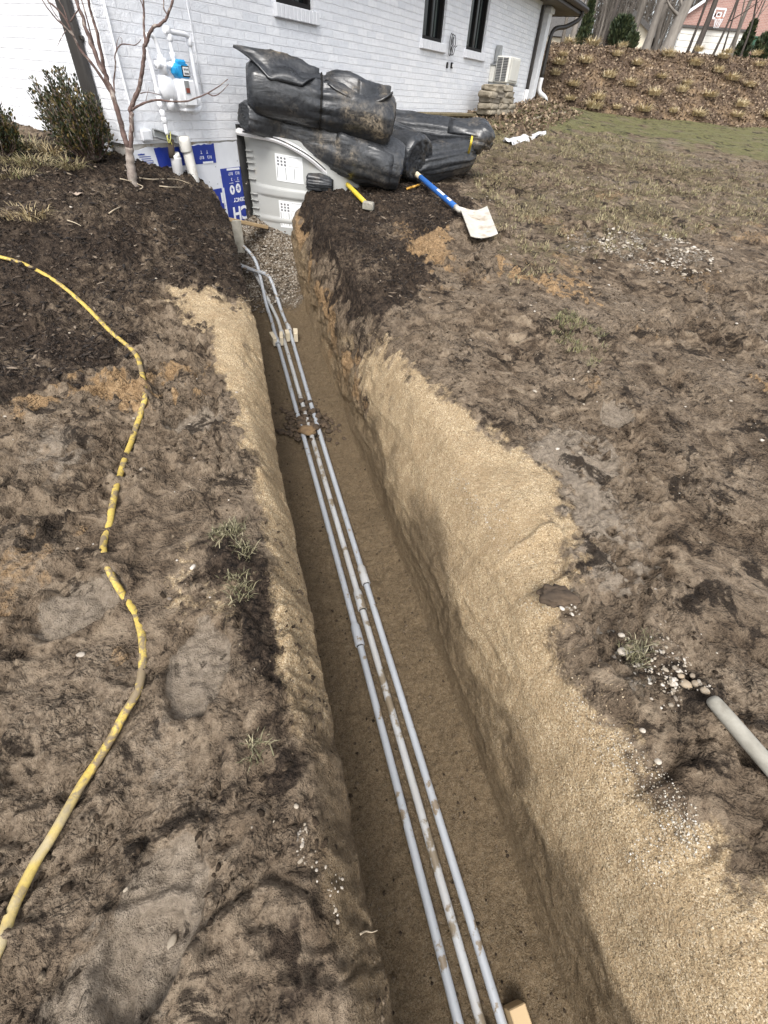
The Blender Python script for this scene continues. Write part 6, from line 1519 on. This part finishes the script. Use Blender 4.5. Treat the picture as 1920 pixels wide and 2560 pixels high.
hp_ = thing('basketball_hoop', b0, 'white framed basketball hoop mounted above the garage door', 'basketball hoop')
m = MB(); fr_ = .09
for (c, s) in (((0, kz / 2), (kx, fr_)), ((0, -kz / 2), (kx, fr_)), ((-kx / 2, 0), (fr_, kz)), ((kx / 2, 0), (fr_, kz)), ((0, kz * .1), (kx * .4, .06)), ((0, -kz * .3), (kx * .4, .06)), ((-kx * .2, -kz * .1), (.06, kz * .4)), ((kx * .2, -kz * .1), (.06, kz * .4))): m.box(b0 + [c[0], 0, c[1]], (s[0], .05 + .01 * abs(c[0] > 0), s[1]))
m.build('backboard', 'white_paint', hp_, smooth=False)
m = MB(); rc = b0 + [0, -.35, -kz * .5]; ring = [rc + np.array([.28 * math.cos(t), .28 * math.sin(t), 0]) for t in np.linspace(0, 6.283, 20)]; m.tube(ring, .02, 5, cap=False); m.build('rim', 'orange_net', hp_)
m = MB()
for t in np.linspace(0, 6.283, 11)[:-1]: m.tube([rc + np.array([.28 * math.cos(t), .28 * math.sin(t), 0]), rc + np.array([.16 * math.cos(t + .3), .16 * math.sin(t + .3), -.5])], .02, 4)
m.build('net', 'white_paint', hp_, smooth=False)
m = MB(); m.tube([b0 + [0, .05, 0], b0 + [0, .62, 0]], .06, 6); m.build('mount', 'black_metal', hp_)
CY_ = 58.0
ch = thing('cream_house', zat((700, 330), CY_), 'pale cream gabled house behind the rounded evergreen shrub', 'house')
a, b, ap, el, er = zat((575, 335), CY_), zat((815, 335), CY_), zat((722, 104), CY_), zat((575, 185), CY_), zat((838, 200), CY_)
zc_ = a[2] - 1
m = MB(); m.add([(a[0], CY_, zc_), (er[0], CY_, zc_), (er[0], CY_, er[2]), (ap[0], CY_, ap[2]), (a[0], CY_, el[2])], [(0, 1, 2, 3, 4)]); m.build('wall', 'cream', ch, smooth=False)
m = MB(); dy = np.array([4.2, 12, 0]); A, B, Cc = np.array([a[0] - .5, CY_ - .4, el[2] - .2]), np.array([ap[0], CY_ - .4, ap[2] + .25]), np.array([er[0] + .6, CY_ - .4, er[2] - .2]); up = np.array([0, 0, .35])
m.add([A, B, B + dy, A + dy, Cc, Cc + dy], [(0, 1, 2, 3), (1, 4, 5, 2)]); m.add([A - [0, .03, 0], B - [0, .03, 0], B - up - [0, .03, 0], A - up - [0, .03, 0], Cc - [0, .03, 0], Cc - up - [0, .03, 0]], [(0, 1, 2, 3), (1, 4, 5, 2)]); m.build('roof', 'shingle', ch, smooth=False)
m = MB(); q = zat((150, 250), 60), zat((222, 250), 60), zat((180, 305), 60); zz0, zz1 = q[2][2] - 1.5, q[0][2]
m.bbox(((q[0][0] + q[1][0]) / 2, 62, (zz0 + zz1) / 2), (q[1][0] - q[0][0] + 3, 4, zz1 - zz0), r=.05)
fh = thing('far_house', ((q[0][0] + q[1][0]) / 2, 60, zz0), 'low pale house glimpsed under the porch eave', 'house'); m.build('wall', 'cream', fh, smooth=False)
m = MB(); X0, X1 = q[0][0] - 2, q[1][0] + 2; m.add([(X0, 59.6, zz1), (X1, 59.6, zz1), (X1, 62, zz1 + 2.2), (X0, 62, zz1 + 2.2), (X1, 64.4, zz1), (X0, 64.4, zz1)], [(0, 1, 2, 3), (3, 2, 4, 5)]); m.build('roof', 'shingle', fh, smooth=False)
p = zat((1560, 318), 40); m = MB(); m.bbox(p + [0, 0, .05], (.62, .5, .5), r=.05); m.bbox(p + [0, 0, .34], (.7, .56, .08), r=.03); o = m.build('bin', 'green_bin', None, smooth=False, org=p - [0, 0, .4]); tag(o, 'green lidded bin beside the pink brick house', 'bin')
# far wood: grey haze of bare stems and twigs
V = []; F = []
m = MB()
for i in range(900):
    x = rng.uniform(2, 60); y = rng.uniform(66, 95); z0_ = 1.72 + .0635 * y - .5; h = rng.uniform(7, 15); r = .04 + .12 * rng.random() ** 2; p = np.array([x, y, z0_]); tpp = p + [rng.normal() * .5, rng.normal() * .5, h]
    m.tube([p, (p + tpp) / 2 + rng.normal(size=3) * .15, tpp], [r, r * .7, r * .2], 4, cap=False)
    for k in range(14):
        f = .12 + .85 * rng.random(); q = p + (tpp - p) * f; az = rng.random() * 6.28; L = rng.uniform(.8, 3.0); e = q + np.array([math.cos(az) * L * .6, math.sin(az) * L * .3, L * .75]); m.tube([q, e], [.03, .012], 3, cap=False)
        e2 = q + (e - q) * .5; m.tube([e2, e2 + rng.normal(size=3) * [.5, .3, .2] + [0, 0, .6]], [.018, .008], 3, cap=False)
o = m.build('far_wood', 'bark_grey', None, smooth=False); tag(o, 'hazy grey mass of bare trees far behind the houses', 'wood', kind='stuff')
